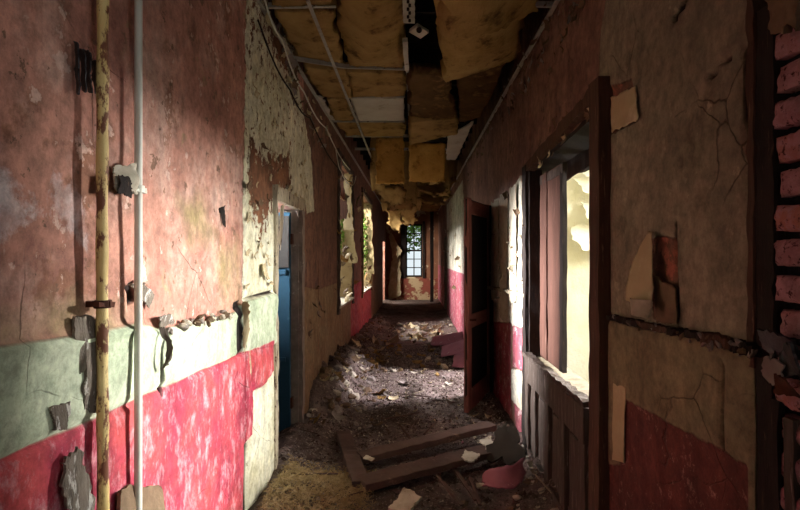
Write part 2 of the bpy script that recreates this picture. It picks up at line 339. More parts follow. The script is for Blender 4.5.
def wall(name, X, sgn, y0, y1, holes, mat, attrs, disp, th=0.16, z0=-0.05, z1=TOP, back=None):
    """relief wall on plane x=X facing the corridor; sgn=+1 when the wall body lies towards +x"""
    def lines(lo, hi, extra, step):
        L = [lo]; marks = sorted(set([e for e in extra if lo < e < hi]+[hi]))
        for mk in marks:
            while True:
                st = step(L[-1])
                if mk-L[-1] > st*1.5: L.append(L[-1]+st)
                else: L.append(mk); break
        return np.array(L)
    Y = lines(y0, y1, [h[0] for h in holes]+[h[1] for h in holes], lambda y: 0.016 if y < 4.9 else (0.03 if y < 9 else 0.09))
    Z = lines(z0, z1, [h[2] for h in holes]+[h[3] for h in holes], lambda z: 0.02)
    if y0 > 4.8: Z = lines(z0, z1, [h[2] for h in holes]+[h[3] for h in holes], lambda z: 0.04)
    YY, ZZ = np.meshgrid(Y, Z); A = {k: fn(YY, ZZ) for k, fn in attrs.items()}
    D = disp(YY, ZZ, A)
    for h in holes:    # keep the hole's edge at the wall plane
        dd = -sdpoly(YY, ZZ, [(h[0], h[2]), (h[1], h[2]), (h[1], h[3]), (h[0], h[3])]); D = D*np.clip(dd/0.04, 0, 1)
    XX = X - sgn*D
    nY, nZ = len(Y), len(Z)
    verts = np.stack([XX, YY, ZZ], -1).reshape(-1, 3).tolist()
    idx = np.arange(nY*nZ).reshape(nZ, nY); faces = []
    ym = (Y[1:]+Y[:-1])/2; zm = (Z[1:]+Z[:-1])/2
    keep = np.ones((nZ-1, nY-1), bool)
    for h in holes: keep &= ~((ym[None, :] > h[0]) & (ym[None, :] < h[1]) & (zm[:, None] > h[2]) & (zm[:, None] < h[3]))
    a = idx[:-1, :-1][keep]; b = idx[:-1, 1:][keep]; c_ = idx[1:, 1:][keep]; d = idx[1:, :-1][keep]
    q = np.stack([a, b, c_, d], -1) if sgn < 0 else np.stack([a, d, c_, b], -1)
    faces = q.tolist(); mb = MB(); mb.v = [tuple(v) for v in verts]; mb.f = [tuple(f) for f in faces]; n0 = len(verts)
    Xb = X+sgn*th
    ys = sorted(set([y0, y1]+[h[0] for h in holes]+[h[1] for h in holes])); zs = sorted(set([z0, z1]+[h[2] for h in holes]+[h[3] for h in holes]))
    for i in range(len(ys)-1):
        for j in range(len(zs)-1):
            yc = (ys[i]+ys[i+1])/2; zc = (zs[j]+zs[j+1])/2
            if any(h[0] < yc < h[1] and h[2] < zc < h[3] for h in holes): continue
            p = [(Xb, ys[i], zs[j]), (Xb, ys[i+1], zs[j]), (Xb, ys[i+1], zs[j+1]), (Xb, ys[i], zs[j+1])]
            mb.add(p, [(0, 1, 2, 3) if sgn > 0 else (3, 2, 1, 0)])
    for h in holes:
        for (p0, p1) in (((h[0], h[2]), (h[1], h[2])), ((h[1], h[2]), (h[1], h[3])), ((h[1], h[3]), (h[0], h[3])), ((h[0], h[3]), (h[0], h[2]))):
            mb.add([(X, *p0), (X, *p1), (Xb, *p1), (Xb, *p0)], [(0, 1, 2, 3) if sgn < 0 else (3, 2, 1, 0)])
    for (ya, yb, zc) in ((y0, y1, z1), (y0, y1, z0)):
        mb.add([(X, ya, zc), (X, yb, zc), (Xb, yb, zc), (Xb, ya, zc)], [(0, 1, 2, 3)])
    for yy in (y0, y1):
        mb.add([(X, yy, z0), (X, yy, z1), (Xb, yy, z1), (Xb, yy, z0)], [(0, 1, 2, 3)])
    o = mb.build(name, mat); me = o.data
    nv = len(mb.v); sm = np.zeros(len(mb.f), bool); sm[:len(faces)] = True; me.polygons.foreach_set('use_smooth', sm)
    for k, arr in A.items():
        at = me.attributes.new(k, 'FLOAT', 'POINT'); full = np.full(nv, -1.0); full[:n0] = arr.ravel(); at.data.foreach_set('value', full)
    return struct(o)
#STRUCT
# ------------------------------------------------------------------ openings (y0, y1, z0, z1)
H_BLUE = (3.83, 4.62, -0.05, 2.0)
H_WL1 = (7.04, 8.62, 0.88, 2.92); H_WL2 = (10.35, 12.5, 0.84, 2.85); H_DL = (17.5, 18.7, -0.05, 2.1)  # H_DL is set close to the end so added fill reaches the end wall
H_WR1 = (2.62, 4.13, 0.82, 2.30); H_DR = (6.2, 7.3, -0.05, 2.1); H_NEAR = (-0.75, 0.75, 0.9, 2.6)  # H_NEAR is an unseen opening added to let a fill lamp in
H_DR2 = (14.4, 15.6, -0.05, 2.15)

# ------------------------------------------------------------------ left wall
def pw(f, pts): return [f(*p) for p in pts]
P_green = pw(WL, [(-60, 352), (0, 346), (75, 336), (130, 324), (160, 329), (200, 321), (236, 311), (243, 302), (274, 293), (276, 344), (245, 351), (200, 370), (100, 414), (0, 459), (-60, 486)])
P_red = pw(WL, [(-60, 486), (0, 459), (100, 414), (200, 370), (245, 350), (247, 375), (250, 402), (249, 436), (241, 446), (240, 650), (100, 1100), (-60, 1300)])
P_red2 = pw(WL, [(248, 350), (271, 340), (271, 372), (262, 385), (249, 392)])
P_cream = pw(WL, [(240, 700), (242, 320), (243, 200), (246, 90), (247, -250), (258, -250), (300, 95), (311, 150), (314, 211), (307, 214), (304, 200), (276, 198), (276, 700)])
P_low = pw(WL, [(303, 287), (338, 292), (338, 420), (303, 470)])
P_ochre = pw(WL, [(0, 318), (45, 308), (90, 318), (120, 318), (120, 330), (70, 336), (0, 344)])
P_ochre2 = pw(WL, [(182, 205), (205, 196), (215, 235), (190, 240)]); P_ochre3 = pw(WL, [(216, 250), (238, 240), (238, 300), (222, 305)])
P_wear = pw(WL, [(58, 182), (72, 186), (84, 238), (70, 232)]); P_wear2 = pw(WL, [(-40, 170), (10, 165), (40, 215), (10, 250), (-40, 250)])
P_spot = pw(WL, [(246, 120), (262, 150), (290, 150), (292, 190), (276, 205), (258, 240), (246, 190)])
P_spot2 = pw(WL, [(262, -60), (285, 45), (292, 85), (278, 70), (262, 20)])
G_left = [pw(WL, [(233, 304), (240, 300), (242, 330), (241, 352), (234, 357)]), pw(WL, [(158, 332), (162, 330), (160, 396), (156, 398)]),
          pw(WL, [(243, 299), (272, 290), (272, 293), (243, 302)]), pw(WL, [(242, 446), (246, 442), (244, 700), (240, 700)]), pw(WL, [(126, 284), (136, 281), (137, 300), (128, 306)])]
def U(polys):
    def f(y, z): return np.maximum.reduce([sdpoly(y, z, p) for p in polys])
    return f
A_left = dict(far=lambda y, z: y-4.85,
    wear=lambda y, z: U([P_wear, P_wear2])(y, z)*1.5,
    ochre=lambda y, z: U([P_ochre, P_ochre2, P_ochre3])(y, z)*2,
    low=lambda y, z: np.maximum(np.maximum(sdpoly(y, z, P_low), np.minimum(1.32-z, y-12.6)), np.minimum(1.25-z, np.minimum(y-5.0, 9.0-y))),
    cream=U([P_cream]), green=U([P_green]),
    red=lambda y, z: np.maximum(U([P_red, P_red2])(y, z), np.minimum(1.12-z, np.minimum(y-8.5, 12.6-y))),
    spots=lambda y, z: np.maximum(U([P_spot, P_spot2])(y, z)*1.6, np.minimum(0.02+0.12*(z-3.0), sdpoly(y, z, P_cream)*2))-0.075,
    gap=U(G_left))
def D_left(y, z, A):
    d = 0.010*fbm(y*2.2, z*2.2, 3, 4)*2 + 0.006*fbm(y*9, z*9, 8, 3)
    low = np.clip(np.maximum(A['green'], A['red'])/0.012, 0, 1)*(y < 4)
    d = d+low*0.020
    lip = np.exp(-np.abs(A['green']-0.012)/0.02)*(A['green'] > -0.01)*(z > 1.2)
    d = d+lip*0.018*np.clip(vnoise(y*9, z*0, 4)*1.6, 0.2, 1.4)
    d = d+np.clip(A['cream']/0.01, 0, 1)*0.006
    d = d-np.clip(A['gap']/0.01+0.5, 0, 1)*0.03
    s = A['spots']+0.45*fbm(y*11, z*11, 21, 4)*1.6
    d = d-np.clip(s/0.03, 0, 1)*0.008
    return d
wall('wall_left', XL, -1, -2.4, 5.6, [H_BLUE], m_wall_l, A_left, D_left)
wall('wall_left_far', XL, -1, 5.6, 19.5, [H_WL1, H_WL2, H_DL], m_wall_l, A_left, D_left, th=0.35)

# ------------------------------------------------------------------ right wall
R_salmon = pw(WR, [(440, -400), (625, -400), (606, 0), (600, 40), (598, 90), (602, 120), (600, 160), (530, 200), (530, 285), (440, 285)])
R_pale = [pw(WR, [(512, 188), (520, 176), (529, 180), (529, 288), (511, 290)]), pw(WR, [(447, 205), (463, 180), (468, 290), (447, 287)]),
          pw(WR, [(494, 200), (510, 195), (511, 322), (494, 322)]), pw(WR, [(512, 290), (529, 290), (529, 330), (512, 325)]),
          pw(WR, [(512, 368), (529, 374), (529, 420), (512, 400)])]
R_pink = [pw(WR, [(438, 286), (467, 292), (467, 345), (438, 330)]), pw(WR, [(513, 326), (529, 330), (529, 374), (513, 366)]), pw(WR, [(514, 402), (529, 420), (529, 450), (516, 432)]),
          pw(WR, [(494, 322), (511, 324), (511, 420), (494, 400)])]
R_low = pw(WR, [(606, 315), (640, 322), (700, 334), (757, 350), (757, 900), (606, 700)])
R_red = pw(WR, [(626, 400), (655, 414), (700, 438), (751, 466), (752, 900), (606, 700), (606, 462), (622, 466)])
R_raw = [pw(WR, [(650, 240), (662, 236), (676, 240), (677, 318), (652, 318), (646, 280)]), pw(WR, [(607, 88), (632, 80), (638, 120), (608, 136)])]
R_spot = pw(WR, [(545, -150), (560, 0), (530, 60), (470, 165), (455, 165), (500, 60)]); R_spot2 = pw(WR, [(560, 105), (606, 95), (600, 108), (545, 170), (530, 170)])
G_right = [pw(WR, [(610, 316), (640, 322), (700, 334), (757, 349), (757, 356), (700, 340), (640, 328), (610, 320)]), pw(WR, [(723, 362), (725.5, 362), (725.5, 452), (722.5, 450)]),
           pw(WR, [(622, 400), (624, 400), (624, 462), (622, 462)]), pw(WR, [(673, 222), (676, 222), (676, 322), (673.5, 322)]),
           pw(WR, [(705, 75), (728, 55), (730, 58), (706, 80)]), pw(WR, [(668, 20), (683, -5), (686, -2), (671, 24)]),
           pw(WR, [(742, 60), (748, 20), (752, 110), (756, 240), (757, 340), (752, 340), (748, 180), (742, 110)])]
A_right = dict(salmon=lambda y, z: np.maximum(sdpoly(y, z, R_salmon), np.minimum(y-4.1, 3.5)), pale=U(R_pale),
    low=lambda y, z: np.maximum(sdpoly(y, z, R_low), -1), red=U([R_red]), pink=lambda y, z: np.maximum(U(R_pink)(y, z), np.minimum(1.28-z, y-7.0)), raw=U(R_raw),
    spots=lambda y, z: U([R_spot, R_spot2])(y, z)*1.2-0.10, gap=U(G_right))
def D_right(y, z, A):
    d = 0.010*fbm(y*2.2, z*2.2, 31, 4)*2 + 0.006*fbm(y*9, z*9, 38, 3)
    d = d-np.clip(A['salmon']/0.01, 0, 1)*0.006*(y < 4.2)+np.clip(A['pale']/0.01, 0, 1)*0.008
    d = d+np.clip(A['low']/0.01, 0, 1)*0.012-np.clip(A['red']/0.01, 0, 1)*0.006
    d = d-np.clip(A['gap']/0.008+0.5, 0, 1)*0.022-np.clip(A['raw']/0.01, 0, 1)*0.010
    s = A['spots']+0.45*fbm(y*11, z*11, 61, 4)*1.6
    d = d-np.clip(s/0.03, 0, 1)*0.010
    rag = np.clip((sdpoly(y, z, R_spot)+0.08)/0.1, 0, 1); d = d+rag*0.05*np.maximum(fbm(y*7, z*2.0, 71, 4), 0)
    return d
YB = 1.345        # bricks start nearer than this
wall('wall_right', XR, 1, YB+0.085, 5.6, [H_WR1], m_wall_r, A_right, D_right)
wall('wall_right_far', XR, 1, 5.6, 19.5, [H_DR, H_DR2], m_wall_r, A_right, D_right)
# the near right wall: bare brick around an unseen opening added for a fill lamp
def brick_wall():
    mb = MB(); tones = []; rn = random.Random(3); pitch = 0.0866; zr0 = 2.127; bl = 0.225
    z = zr0-pitch*25; row = 0
    while z < TOP:
        off = (row % 2)*bl/2+rn.uniform(-0.01, 0.01); y = YB-off if row % 2 else YB
        yy = YB+rn.uniform(-0.012, 0.012)
        first = True
        while yy > -2.35:
            l = (bl/2 if (first and row % 2) else bl)-0.022; first = False
            a = yy-l; b = yy
            if not (a < H_NEAR[1] and b > H_NEAR[0] and H_NEAR[2] < z < H_NEAR[3]):
                # rough faced block
                nu, nv = (12, 8) if b > 0.7 else (2, 2); x0 = XR-0.012+rn.uniform(-0.008, 0.008); sd = rn.randint(0, 999); k = len(mb.v); hh = 0.064
                for j in range(nv+1):
                    for i in range(nu+1):
                        u, v = i/nu, j/nv; ey = min(u, 1-u)*l; ez = min(v, 1-v)*hh
                        rnd = 0.012*math.exp(-min(ey, ez)/0.007)
                        mb.v.append((x0+rnd-0.018*float(fbm(u*l*30+sd, v*hh*30, sd, 3)), a+u*l+0.008*(float(vnoise(v*5, sd, 1))-0.5), z-hh/2+v*hh+0.006*(float(vnoise(u*9, sd, 2))-0.5)))
                for j in range(nv):
                    for i in range(nu):
                        q = k+j*(nu+1)+i; mb.f.append((q, q+nu+1, q+nu+2, q+1)); tones.append((len(mb.f)-1, rn.random()))
                t = tones[-1][1]
                tones[-nu*nv:] = [(fi, t) for fi, _ in tones[-nu*nv:]]
                # sides
                for (seq) in ([k+i for i in range(nu+1)], [k+nv*(nu+1)+i for i in range(nu, -1, -1)], [k+j*(nu+1)+nu for j in range(nv+1)], [k+j*(nu+1) for j in range(nv, -1, -1)]):
                    base = len(mb.v)
                    for q in seq: p = mb.v[q]; mb.v.append((XR+0.10, p[1], p[2]))
                    for i in range(len(seq)-1): mb.f.append((seq[i], seq[i+1], base+i+1, base+i)); tones.append((len(mb.f)-1, t))
            yy -= l+0.022
        z += pitch; row += 1
    o = mb.build('wall_brick', m_brick); at = o.data.attributes.new('tone', 'FLOAT', 'FACE'); arr = np.zeros(len(mb.f)); 
    for fi, t in tones: arr[fi] = t
    at.data.foreach_set('value', arr); return struct(o)
brick_wall()
def mortar():
    mb = MB(); h = H_NEAR
    for (a, b, c0, c1) in ((h[1], YB+0.10, -0.05, TOP), (-2.4, h[0], -0.05, TOP), (h[0], h[1], -0.05, h[2]), (h[0], h[1], h[3], TOP)):
        v, f = slab((XR+0.03, b, c0), (XR+0.03, a, c0), (XR+0.03, a, c1), (XR+0.03, b, c1), 0.12, 24, 60, 0.012, freq=14, seed=5)
        mb.add(v, f)
    return struct(mb.build('wall_brick_mortar', m_mortar))
mortar()

# ------------------------------------------------------------------ ends, floor, void above the ceiling
def box(name, mat, *a):
    return struct(MB().box(*a).build(name, mat))
def fz(x, y):
    x = np.asarray(x, float); y = np.asarray(y, float)
    z = 0.035*fbm(x*1.6, y*1.6, 90, 4)+0.030*fbm(x*7, y*7, 95, 4)+0.014*fbm(x*24, y*24, 99, 3)
    m = 0.26*np.exp(-((x+1.02)/0.30)**2)*np.exp(-((y-6.2)/1.6)**2)+0.16*np.exp(-((x+0.95)/0.34)**2)*np.exp(-((y-9.5)/3.5)**2)
    m = m+0.13*np.exp(-((x-0.95)/0.26)**2)*np.exp(-((y-3.6)/1.0)**2)+0.10*np.exp(-((x-0.9)/0.3)**2)*np.exp(-((y-8.8)/1.2)**2)
    m = m+0.07*np.exp(-((x+0.62)/0.28)**2)*np.exp(-((y-3.3)/0.6)**2)+0.02*np.exp(-((x-0.1)/0.9)**2)*np.exp(-((y-10.8)/0.9)**2)
    m = m+0.05*np.exp(-((np.abs(x-0.0)-0.95)/0.2)**2)
    return z+m*(1+1.2*fbm(x*5, y*5, 77, 3))
def floor():
    ys = np.concatenate([np.arange(-2.4, 2.2, 0.15), np.arange(2.2, 7.5, 0.022), np.arange(7.5, 19.7, 0.06)]); xs = np.arange(-1.42, 1.25, 0.022)
    X, Y = np.meshgrid(xs, ys); Z = fz(X, Y); n = len(xs); m = len(ys)
    v = np.stack([X, Y, Z], -1).reshape(-1, 3); i = np.arange(n*m).reshape(m, n)
    f = np.stack([i[:-1, :-1], i[:-1, 1:], i[1:, 1:], i[1:, :-1]], -1).reshape(-1, 4)
    me = bpy.data.meshes.new('floor'); me.from_pydata(v.tolist(), [], f.tolist()); me.polygons.foreach_set('use_smooth', [True]*len(f))
    st = sdpoly(X, Y, [(-0.95, 2.6), (-0.15, 2.6), (-0.3, 3.4), (-0.45, 3.8), (-0.9, 3.85)]).ravel()
    at = me.attributes.new('straw', 'FLOAT', 'POINT'); at.data.foreach_set('value', st)
    o = bpy.data.objects.new('floor', me); COL.objects.link(o); me.materials.append(m_floor); return struct(o)
floor()
box('floor_side_rooms', m_dark, -3.6, 4.8, -2.6, 19.9, -0.45, -0.30)
box('floor_room_right', m_ground, 1.25, 4.4, 1.2, 8.2, -0.30, -0.02)
box('floor_room_left', m_dark, -3.1, -1.42, 2.2, 5.6, -0.30, -0.02)
mb = MB()
mb.add([(XL-0.3, -2.55, 0), (XR+0.3, -2.55, 0), (XR+0.3, -2.55, TOP), (XL-0.3, -2.55, TOP)], [(0, 1, 2, 3)])
box('wall_back', m_plain, XL-0.3, XR+0.3, -2.7, -2.55, -0.3, TOP)
# far end wall with its tall window
EW = 19.5
ex0, _, ez1 = PT(405.5, 224, EW); ex1, _, ez0 = PT(422.5, 277, EW)
mb = MB(); mb.box(XL-0.4, ex0, EW, EW+0.3, -0.3, TOP); mb.box(ex1, XR+0.3, EW, EW+0.3, -0.3, TOP); mb.box(ex0, ex1, EW, EW+0.3, -0.3, ez0); mb.box(ex0, ex1, EW, EW+0.3, ez1, TOP)
A_end = None
m_end = simple('brown_end_wall_plaster', lin(150, 104, 76), lin(108, 74, 56), 1.6, c3=lin(196, 180, 146), s3=1.8, c3lo=0.57, c3hi=0.6)
struct(mb.build('wall_end', m_end))
m_endlow = simple('faded_red_dado_paint', lin(140, 70, 58), lin(96, 66, 48), 3, c3=lin(168, 146, 112), s3=3, c3lo=0.5, c3hi=0.56)
mb = MB(); mb.box(XL, XR, EW-0.02, EW, 0, ez0-0.05); struct(mb.build('trim_end_dado', m_endlow))
# ceiling void
box('ceiling', m_dark, XL-0.4, XR+0.3, -2.6, 19.9, TOP, TOP+0.1)
for k in range(38):
    y = -2.2+k*0.58
    MBj = MB().bar((XL+0.005, y, 3.58), (XR-0.005, y, 3.58), 0.05, 0.16, n=3, wob=0.004, seed=k); struct(MBj.build('trim_joist', m_dark))
# side rooms
mb = MB(); mb.box(4.3, 4.4, 1.1, 1.7, -0.3, 3.6); mb.box(4.3, 4.4, 3.0, 3.9, -0.3, 3.6); mb.box(4.3, 4.4, 5.1, 5.7, -0.3, 3.6)
mb.box(4.3, 4.4, 1.1, 5.7, -0.3, 1.8); mb.box(4.3, 4.4, 1.1, 5.7, 3.25, 3.6); struct(mb.build('wall_room_right_outer', m_room))
for (n, z0, z1, seed) in (('wall_room_right_far', -0.1, 3.6, 1),):
    v, f = slab((1.08, 5.5, z0), (4.3, 5.5, z0), (4.3, 5.5, z1), (1.08, 5.5, z1), 0.08, 70, 60, 0.05, freq=2.2, seed=seed); struct(link(n, v, f, m_room))
box('wall_room_right_near', m_room, 1.08, 4.3, 1.05, 1.15, -0.3, 3.6)
box('ceiling_room_right', m_room, 1.08, 4.4, 1.05, 5.7, 3.6, 3.7)
mb = MB(); mb.box(1.08, 3.6, 8.2, 8.3, -0.3, 3.4); mb.box(3.5, 3.6, 5.6, 8.3, -0.3, 3.4); mb.box(1.08, 3.6, 5.62, 5.7, -0.3, 3.4); struct(mb.build('wall_room_far_right', m_plain))
mb = MB(); mb.box(1.08, 2.3, 5.6, 8.3, 3.4, 3.5); mb.box(3.1, 3.6, 5.6, 8.3, 3.4, 3.5); mb.box(2.3, 3.1, 7.6, 8.3, 3.4, 3.5); mb.box(2.3, 3.1, 5.6, 6.3, 3.4, 3.5); struct(mb.build('ceiling_room_far_right', m_plain))
mb = MB(); mb.box(-3.1, -3.0, 2.2, 3.8, -0.3, 3.0); mb.box(-3.1, -3.0, 4.7, 5.6, -0.3, 3.0); mb.box(-3.1, -3.0, 3.8, 4.7, -0.3, 1.5); mb.box(-3.1, -3.0, 3.8, 4.7, 2.7, 3.0)
mb.box(-3.1, -1.15, 5.3, 5.4, -0.3, 3.0); mb.box(-3.1, -1.15, 2.1, 2.2, -0.3, 3.0); struct(mb.build('wall_room_left', m_plain))
box('ceiling_room_left', m_plain, -3.1, -1.15, 2.1, 5.4, 3.0, 3.1)
box('wall_room_end_right', m_dark, 2.4, 2.5, 13.8, 16.2, -0.3, 3.0); box('wall_room_end_right_near', m_dark, 1.08, 2.5, 13.7, 13.8, -0.3, 3.0); box('wall_room_end_right_far', m_dark, 1.08, 2.5, 16.2, 16.3, -0.3, 3.0); box('ceiling_room_end_right', m_dark, 1.08, 2.5, 13.7, 16.3, 3.0, 3.1)
box('wall_room_end_left', m_plain, -2.7, -2.6, 16.6, 19.2, -0.3, 3.0); box('wall_room_end_left_near', m_plain, -2.7, -1.34, 16.5, 16.6, -0.3, 3.0); box('wall_room_end_left_far', m_plain, -2.7, -1.34, 19.2, 19.3, -0.3, 3.0); box('ceiling_room_end_left', m_dark, -2.7, -1.34, 16.5, 19.3, 3.0, 3.1)
g = MB().box(-14, -1.4, 5.6, 30, -0.32, -0.25); g.box(-14, 10, 19.9, 34, -0.32, -0.25); struct(g.build('floor_outside', m_ground))
#OBJECTS
# ================================================================== OBJECTS
V = Vector
def wl(px, py, off=0.0): y, z = WL(px, py, XL+off); return V((XL+off, y, z))
def wr(px, py, off=0.0): y, z = WR(px, py, XR-off); return V((XR-off, y, z))
def setx(v, x): return V((x, v[1], v[2]))

# ---- left door frame, right frame (parts of the building)
def frame_bar(name, mat, a, b, w, t, up, parent=None, n=10, wob=0.003, seed=1):
    return MB().bar(a, b, w, t, up, n, wob, seed).build(name, mat, parent)
d1 = empty('door_1'); struct(d1)
frame_bar('architrave', m_jamb, (XL+0.008, 3.80, 0.02), (XL+0.008, 3.80, 2.06), 0.07, 0.03, (1, 0, 0), d1, 26, 0.005, 1)
frame_bar('architrave', m_grey, (XL+0.012, 4.665, 0.02), (XL+0.012, 4.665, 2.06), 0.09, 0.045, (1, 0, 0), d1, 26, 0.005, 2)
frame_bar('head', m_jamb, (XL+0.014, 3.76, 2.05), (XL+0.014, 4.71, 2.04), 0.10, 0.045, (1, 0, 0), d1, 12, 0.006, 3)
frame_bar('jamb_lining', m_greywood, (XL-0.08, 3.84, 0.0), (XL-0.08, 3.84, 2.0), 0.02, 0.16, (1, 0, 0), d1, 12, 0.002, 4)
frame_bar('jamb_lining', m_grey, (XL-0.08, 4.61, 0.0), (XL-0.08, 4.61, 2.0), 0.02, 0.16, (1, 0, 0), d1, 12, 0.002, 5)
frame_bar('door_stop', m_dark, (XL-0.13, 4.585, 0.0), (XL-0.13, 4.585, 2.0), 0.02, 0.04, (1, 0, 0), d1, 6, 0.001, 6)
t = thing('door', 'blue painted door standing open inside the left doorway, grey above', 'door', (-1.10, 4.55, 0.0))
def local(mb, name, mat, root): 
    mb.v = [tuple(V(p)-root.location) for p in mb.v]; return mb.build(name, mat, root)
bevel(local(MB().box(-1.86, -1.045, 4.53, 4.57, 0.02, 1.97), 'door_slab', m_blue, t))
m_doorup = simple('dirty_grey_door_paint', lin(54, 52, 48), lin(40, 38, 36), 4)
bevel(local(MB().box(-1.80, -1.05, 4.515, 4.532, 1.50, 1.94), 'upper_panel', m_doorup, t))['label'] = 'bare grey upper panel'
for (a, b, z0, z1) in ((-1.80, -1.08, 0.12, 0.16), (-1.80, -1.08, 0.70, 0.74), (-1.80, -1.08, 1.44, 1.48)):
    bevel(local(MB().box(a, b, 4.522, 4.532, z0, z1), 'moulding', m_blue, t), 0.003)
for z in (0.3, 1.7): local(MB().box(-1.05, -1.03, 4.54, 4.60, z, z+0.09), 'hinge', m_rust, t)

w1 = empty('window_1'); struct(w1)      # the glassless opening on the right
y0, z0 = WR(604, 97); y1, z1 = WR(531, 170)
frame_bar('frame_post', m_brownwood, (XR-0.02, 2.555, 0.0), (XR-0.02, 2.555, 2.44), 0.14, 0.07, (1, 0, 0), w1, 30, 0.0035, 11)
frame_bar('frame_post', m_dark, (XR-0.02, 4.17, 0.0), (XR-0.02, 4.17, 2.30), 0.13, 0.07, (1, 0, 0), w1, 30, 0.006, 12)
frame_bar('frame_head', m_brownwood, (XR-0.015, 2.50, 2.405), (XR-0.015, 4.22, 2.275), 0.07, 0.06, (1, 0, 0), w1, 20, 0.008, 13)
frame_bar('soffit_board', m_dark, (XR+0.09, 2.60, 2.31), (XR+0.09, 4.15, 2.27), 0.20, 0.03, (0, 0, 1), w1, 12, 0.006, 14)
frame_bar('jamb_lining', m_dark, (XR+0.02, 4.10, 0.83), (XR+0.02, 4.10, 2.3), 0.05, 0.10, (1, 0, 0), w1, 12, 0.003, 17)
frame_bar('inner_head', m_dark, (XR+0.19, 2.60, 2.22), (XR+0.17, 4.10, 2.20), 0.03, 0.12, (0, 0, 1), w1, 14, 0.008, 15)
frame_bar('jamb_lining', m_brownwood, (XR+0.08, 2.635, 0.83), (XR+0.08, 2.635, 2.3), 0.03, 0.16, (1, 0, 0), w1, 12, 0.003, 16)
m_leaf = simple('red_brown_door_varnish', lin(98, 66, 54), lin(72, 48, 40), 3, c3=lin(124, 92, 78), s3=7, c3lo=0.6, c3hi=0.7, stretch=(5, 5, 0.5))
bs = thing('door_leaf', 'tall brown varnished door leaf standing in the far half of the bright opening', 'door', (0.99, 3.8, 0.84))
for (a, b, x, m, nm) in ((3.46, 3.53, 0.985, m_dark, 'stile'), (3.53, 3.86, 0.99, m_leaf, 'panel_board'), (3.86, 3.90, 0.98, m_leaf, 'stile'), (3.90, 4.08, 0.985, m_leaf, 'panel_board')):
    local(MB().bar((x, (a+b)/2, 0.84), (x, (a+b)/2, 2.21), b-a, 0.03, (1, 0, 0), 14, 0.003, int(a*100)), nm, m, bs)
local(MB().bar((0.985, 3.46, 2.17), (0.985, 4.11, 2.17), 0.03, 0.06, (0, 0, 1), 6, 0.003, 5), 'top_rail', m_greywood, bs)

# ---- wooden wainscot below the opening
ws = thing('wainscot', 'grey-brown wooden half-height panelling below the bright opening', 'panelling', (0.89, 3.35, 0.0))
def wsb(y0, y1, z0, z1, x0, x1, nm, m, n=8, sd=1):
    return bevel(local(MB().bar(((x0+x1)/2, (y0+y1)/2, z0), ((x0+x1)/2, (y0+y1)/2, z1), y1-y0, abs(x1-x0), (1, 0, 0), n, 0.003, sd), nm, m, ws), 0.003)
wsb(2.66, 4.08, 0.0, 0.84, 0.885, 0.905, 'backboard', m_greywood, 6, 1)
for i, (a, b) in enumerate(((2.66, 2.78), (3.02, 3.12), (3.38, 3.48), (3.74, 3.82), (3.98, 4.08))): wsb(a, b, 0.06, 0.84, 0.855, 0.885, 'stile', m_greywood, 8, 20+i)
for i, (a, b) in enumerate(((0.02, 0.16), (0.66, 0.84))): 
    bevel(local(MB().bar((0.865, 2.66, (a+b)/2), (0.865, 4.08, (a+b)/2), 0.03, b-a, (0, 0, 1), 14, 0.003, 30+i), 'rail', m_greywood, ws), 0.003)
for i, (a, b) in enumerate(((2.82, 2.98), (3.16, 3.34), (3.52, 3.70), (3.86, 3.95))): wsb(a, b, 0.20, 0.62, 0.872, 0.886, 'raised_panel', m_greywood, 4, 40+i)
local(MB().bar((0.87, 2.64, 0.865), (0.87, 4.10, 0.85), 0.05, 0.025, (0, 0, 1), 24, 0.007, 50), 'cap_rail', m_greywood, ws)
tag(recentre(frame_bar('red_board', m_redwood, (0.85, 2.66, 0.05), (0.85, 2.95, 0.0), 0.02, 0.34, (0, 0, 1), None, 6, 0.006, 51)), 'low red-stained board against the near foot of the panelling', 'board')

# ---- things beside the bricks on the right
struct(frame_bar('trim_1', m_dark, (XR+0.025, 1.392, 1.25), (XR+0.025, 1.388, 2.25), 0.07, 0.06, (1, 0, 0), None, 30, 0.003, 60))
struct(frame_bar('trim_2', m_brownwood, (XR+0.01, 1.438, 1.30), (XR+0.01, 1.442, 2.40), 0.028, 0.04, (1, 0, 0), None, 30, 0.003, 61))
struct(frame_bar('trim_3', m_dark, (XR+0.025, 1.385, 0.0), (XR+0.025, 1.385, 1.28), 0.06, 0.06, (1, 0, 0), None, 20, 0.004, 62))
for i, (yy, m) in enumerate(((1.325, m_dark), (1.27, m_greywood), (1.20, m_dark), (1.11, m_dark))):
    tag(recentre(frame_bar('lath', m, (XR-0.005, yy, 0.0), (XR-0.01, yy+0.01, 1.24-0.03*i), 0.035, 0.018, (1, 0, 0), None, 16, 0.003, 63+i)),
        ['dark vertical lath nearest the wall corner below the bricks', 'greyish vertical lath below the bricks', 'dark vertical lath at the right picture edge below the bricks', 'dark vertical lath nearest the viewer below the bricks'][i], 'lath', 'laths below the bricks')
def shred(px, py, w, h, sd, mat, lab, off=0.03, cat='debris', name='torn_sheet', grp=None, th=0.006, amp=0.02):
    a = wr(px, py, off); c = [a+V((0, w/2, h/2)), a+V((0, -w/2, h/2)), a+V((0.01, -w/2, -h/2)), a+V((0.01, w/2, -h/2))]
    r = random.Random(sd)
    c = [p+V((r.uniform(-.02, .02), r.uniform(-.2, .2)*w, r.uniform(-.2, .2)*h)) for p in c]
    v, f = slab(*c, th, 10, 10, amp, 0, min(w, h)*0.14, sd, 9); return tag(recentre(link(name, v, f, mat)), lab, cat, grp)
shred(783, 345, 0.10, 0.05, 1, m_glass_dark, 'glossy black plastic scrap topmost in the tangle under the bricks', 0.04, 'scrap', 'plastic_scrap')
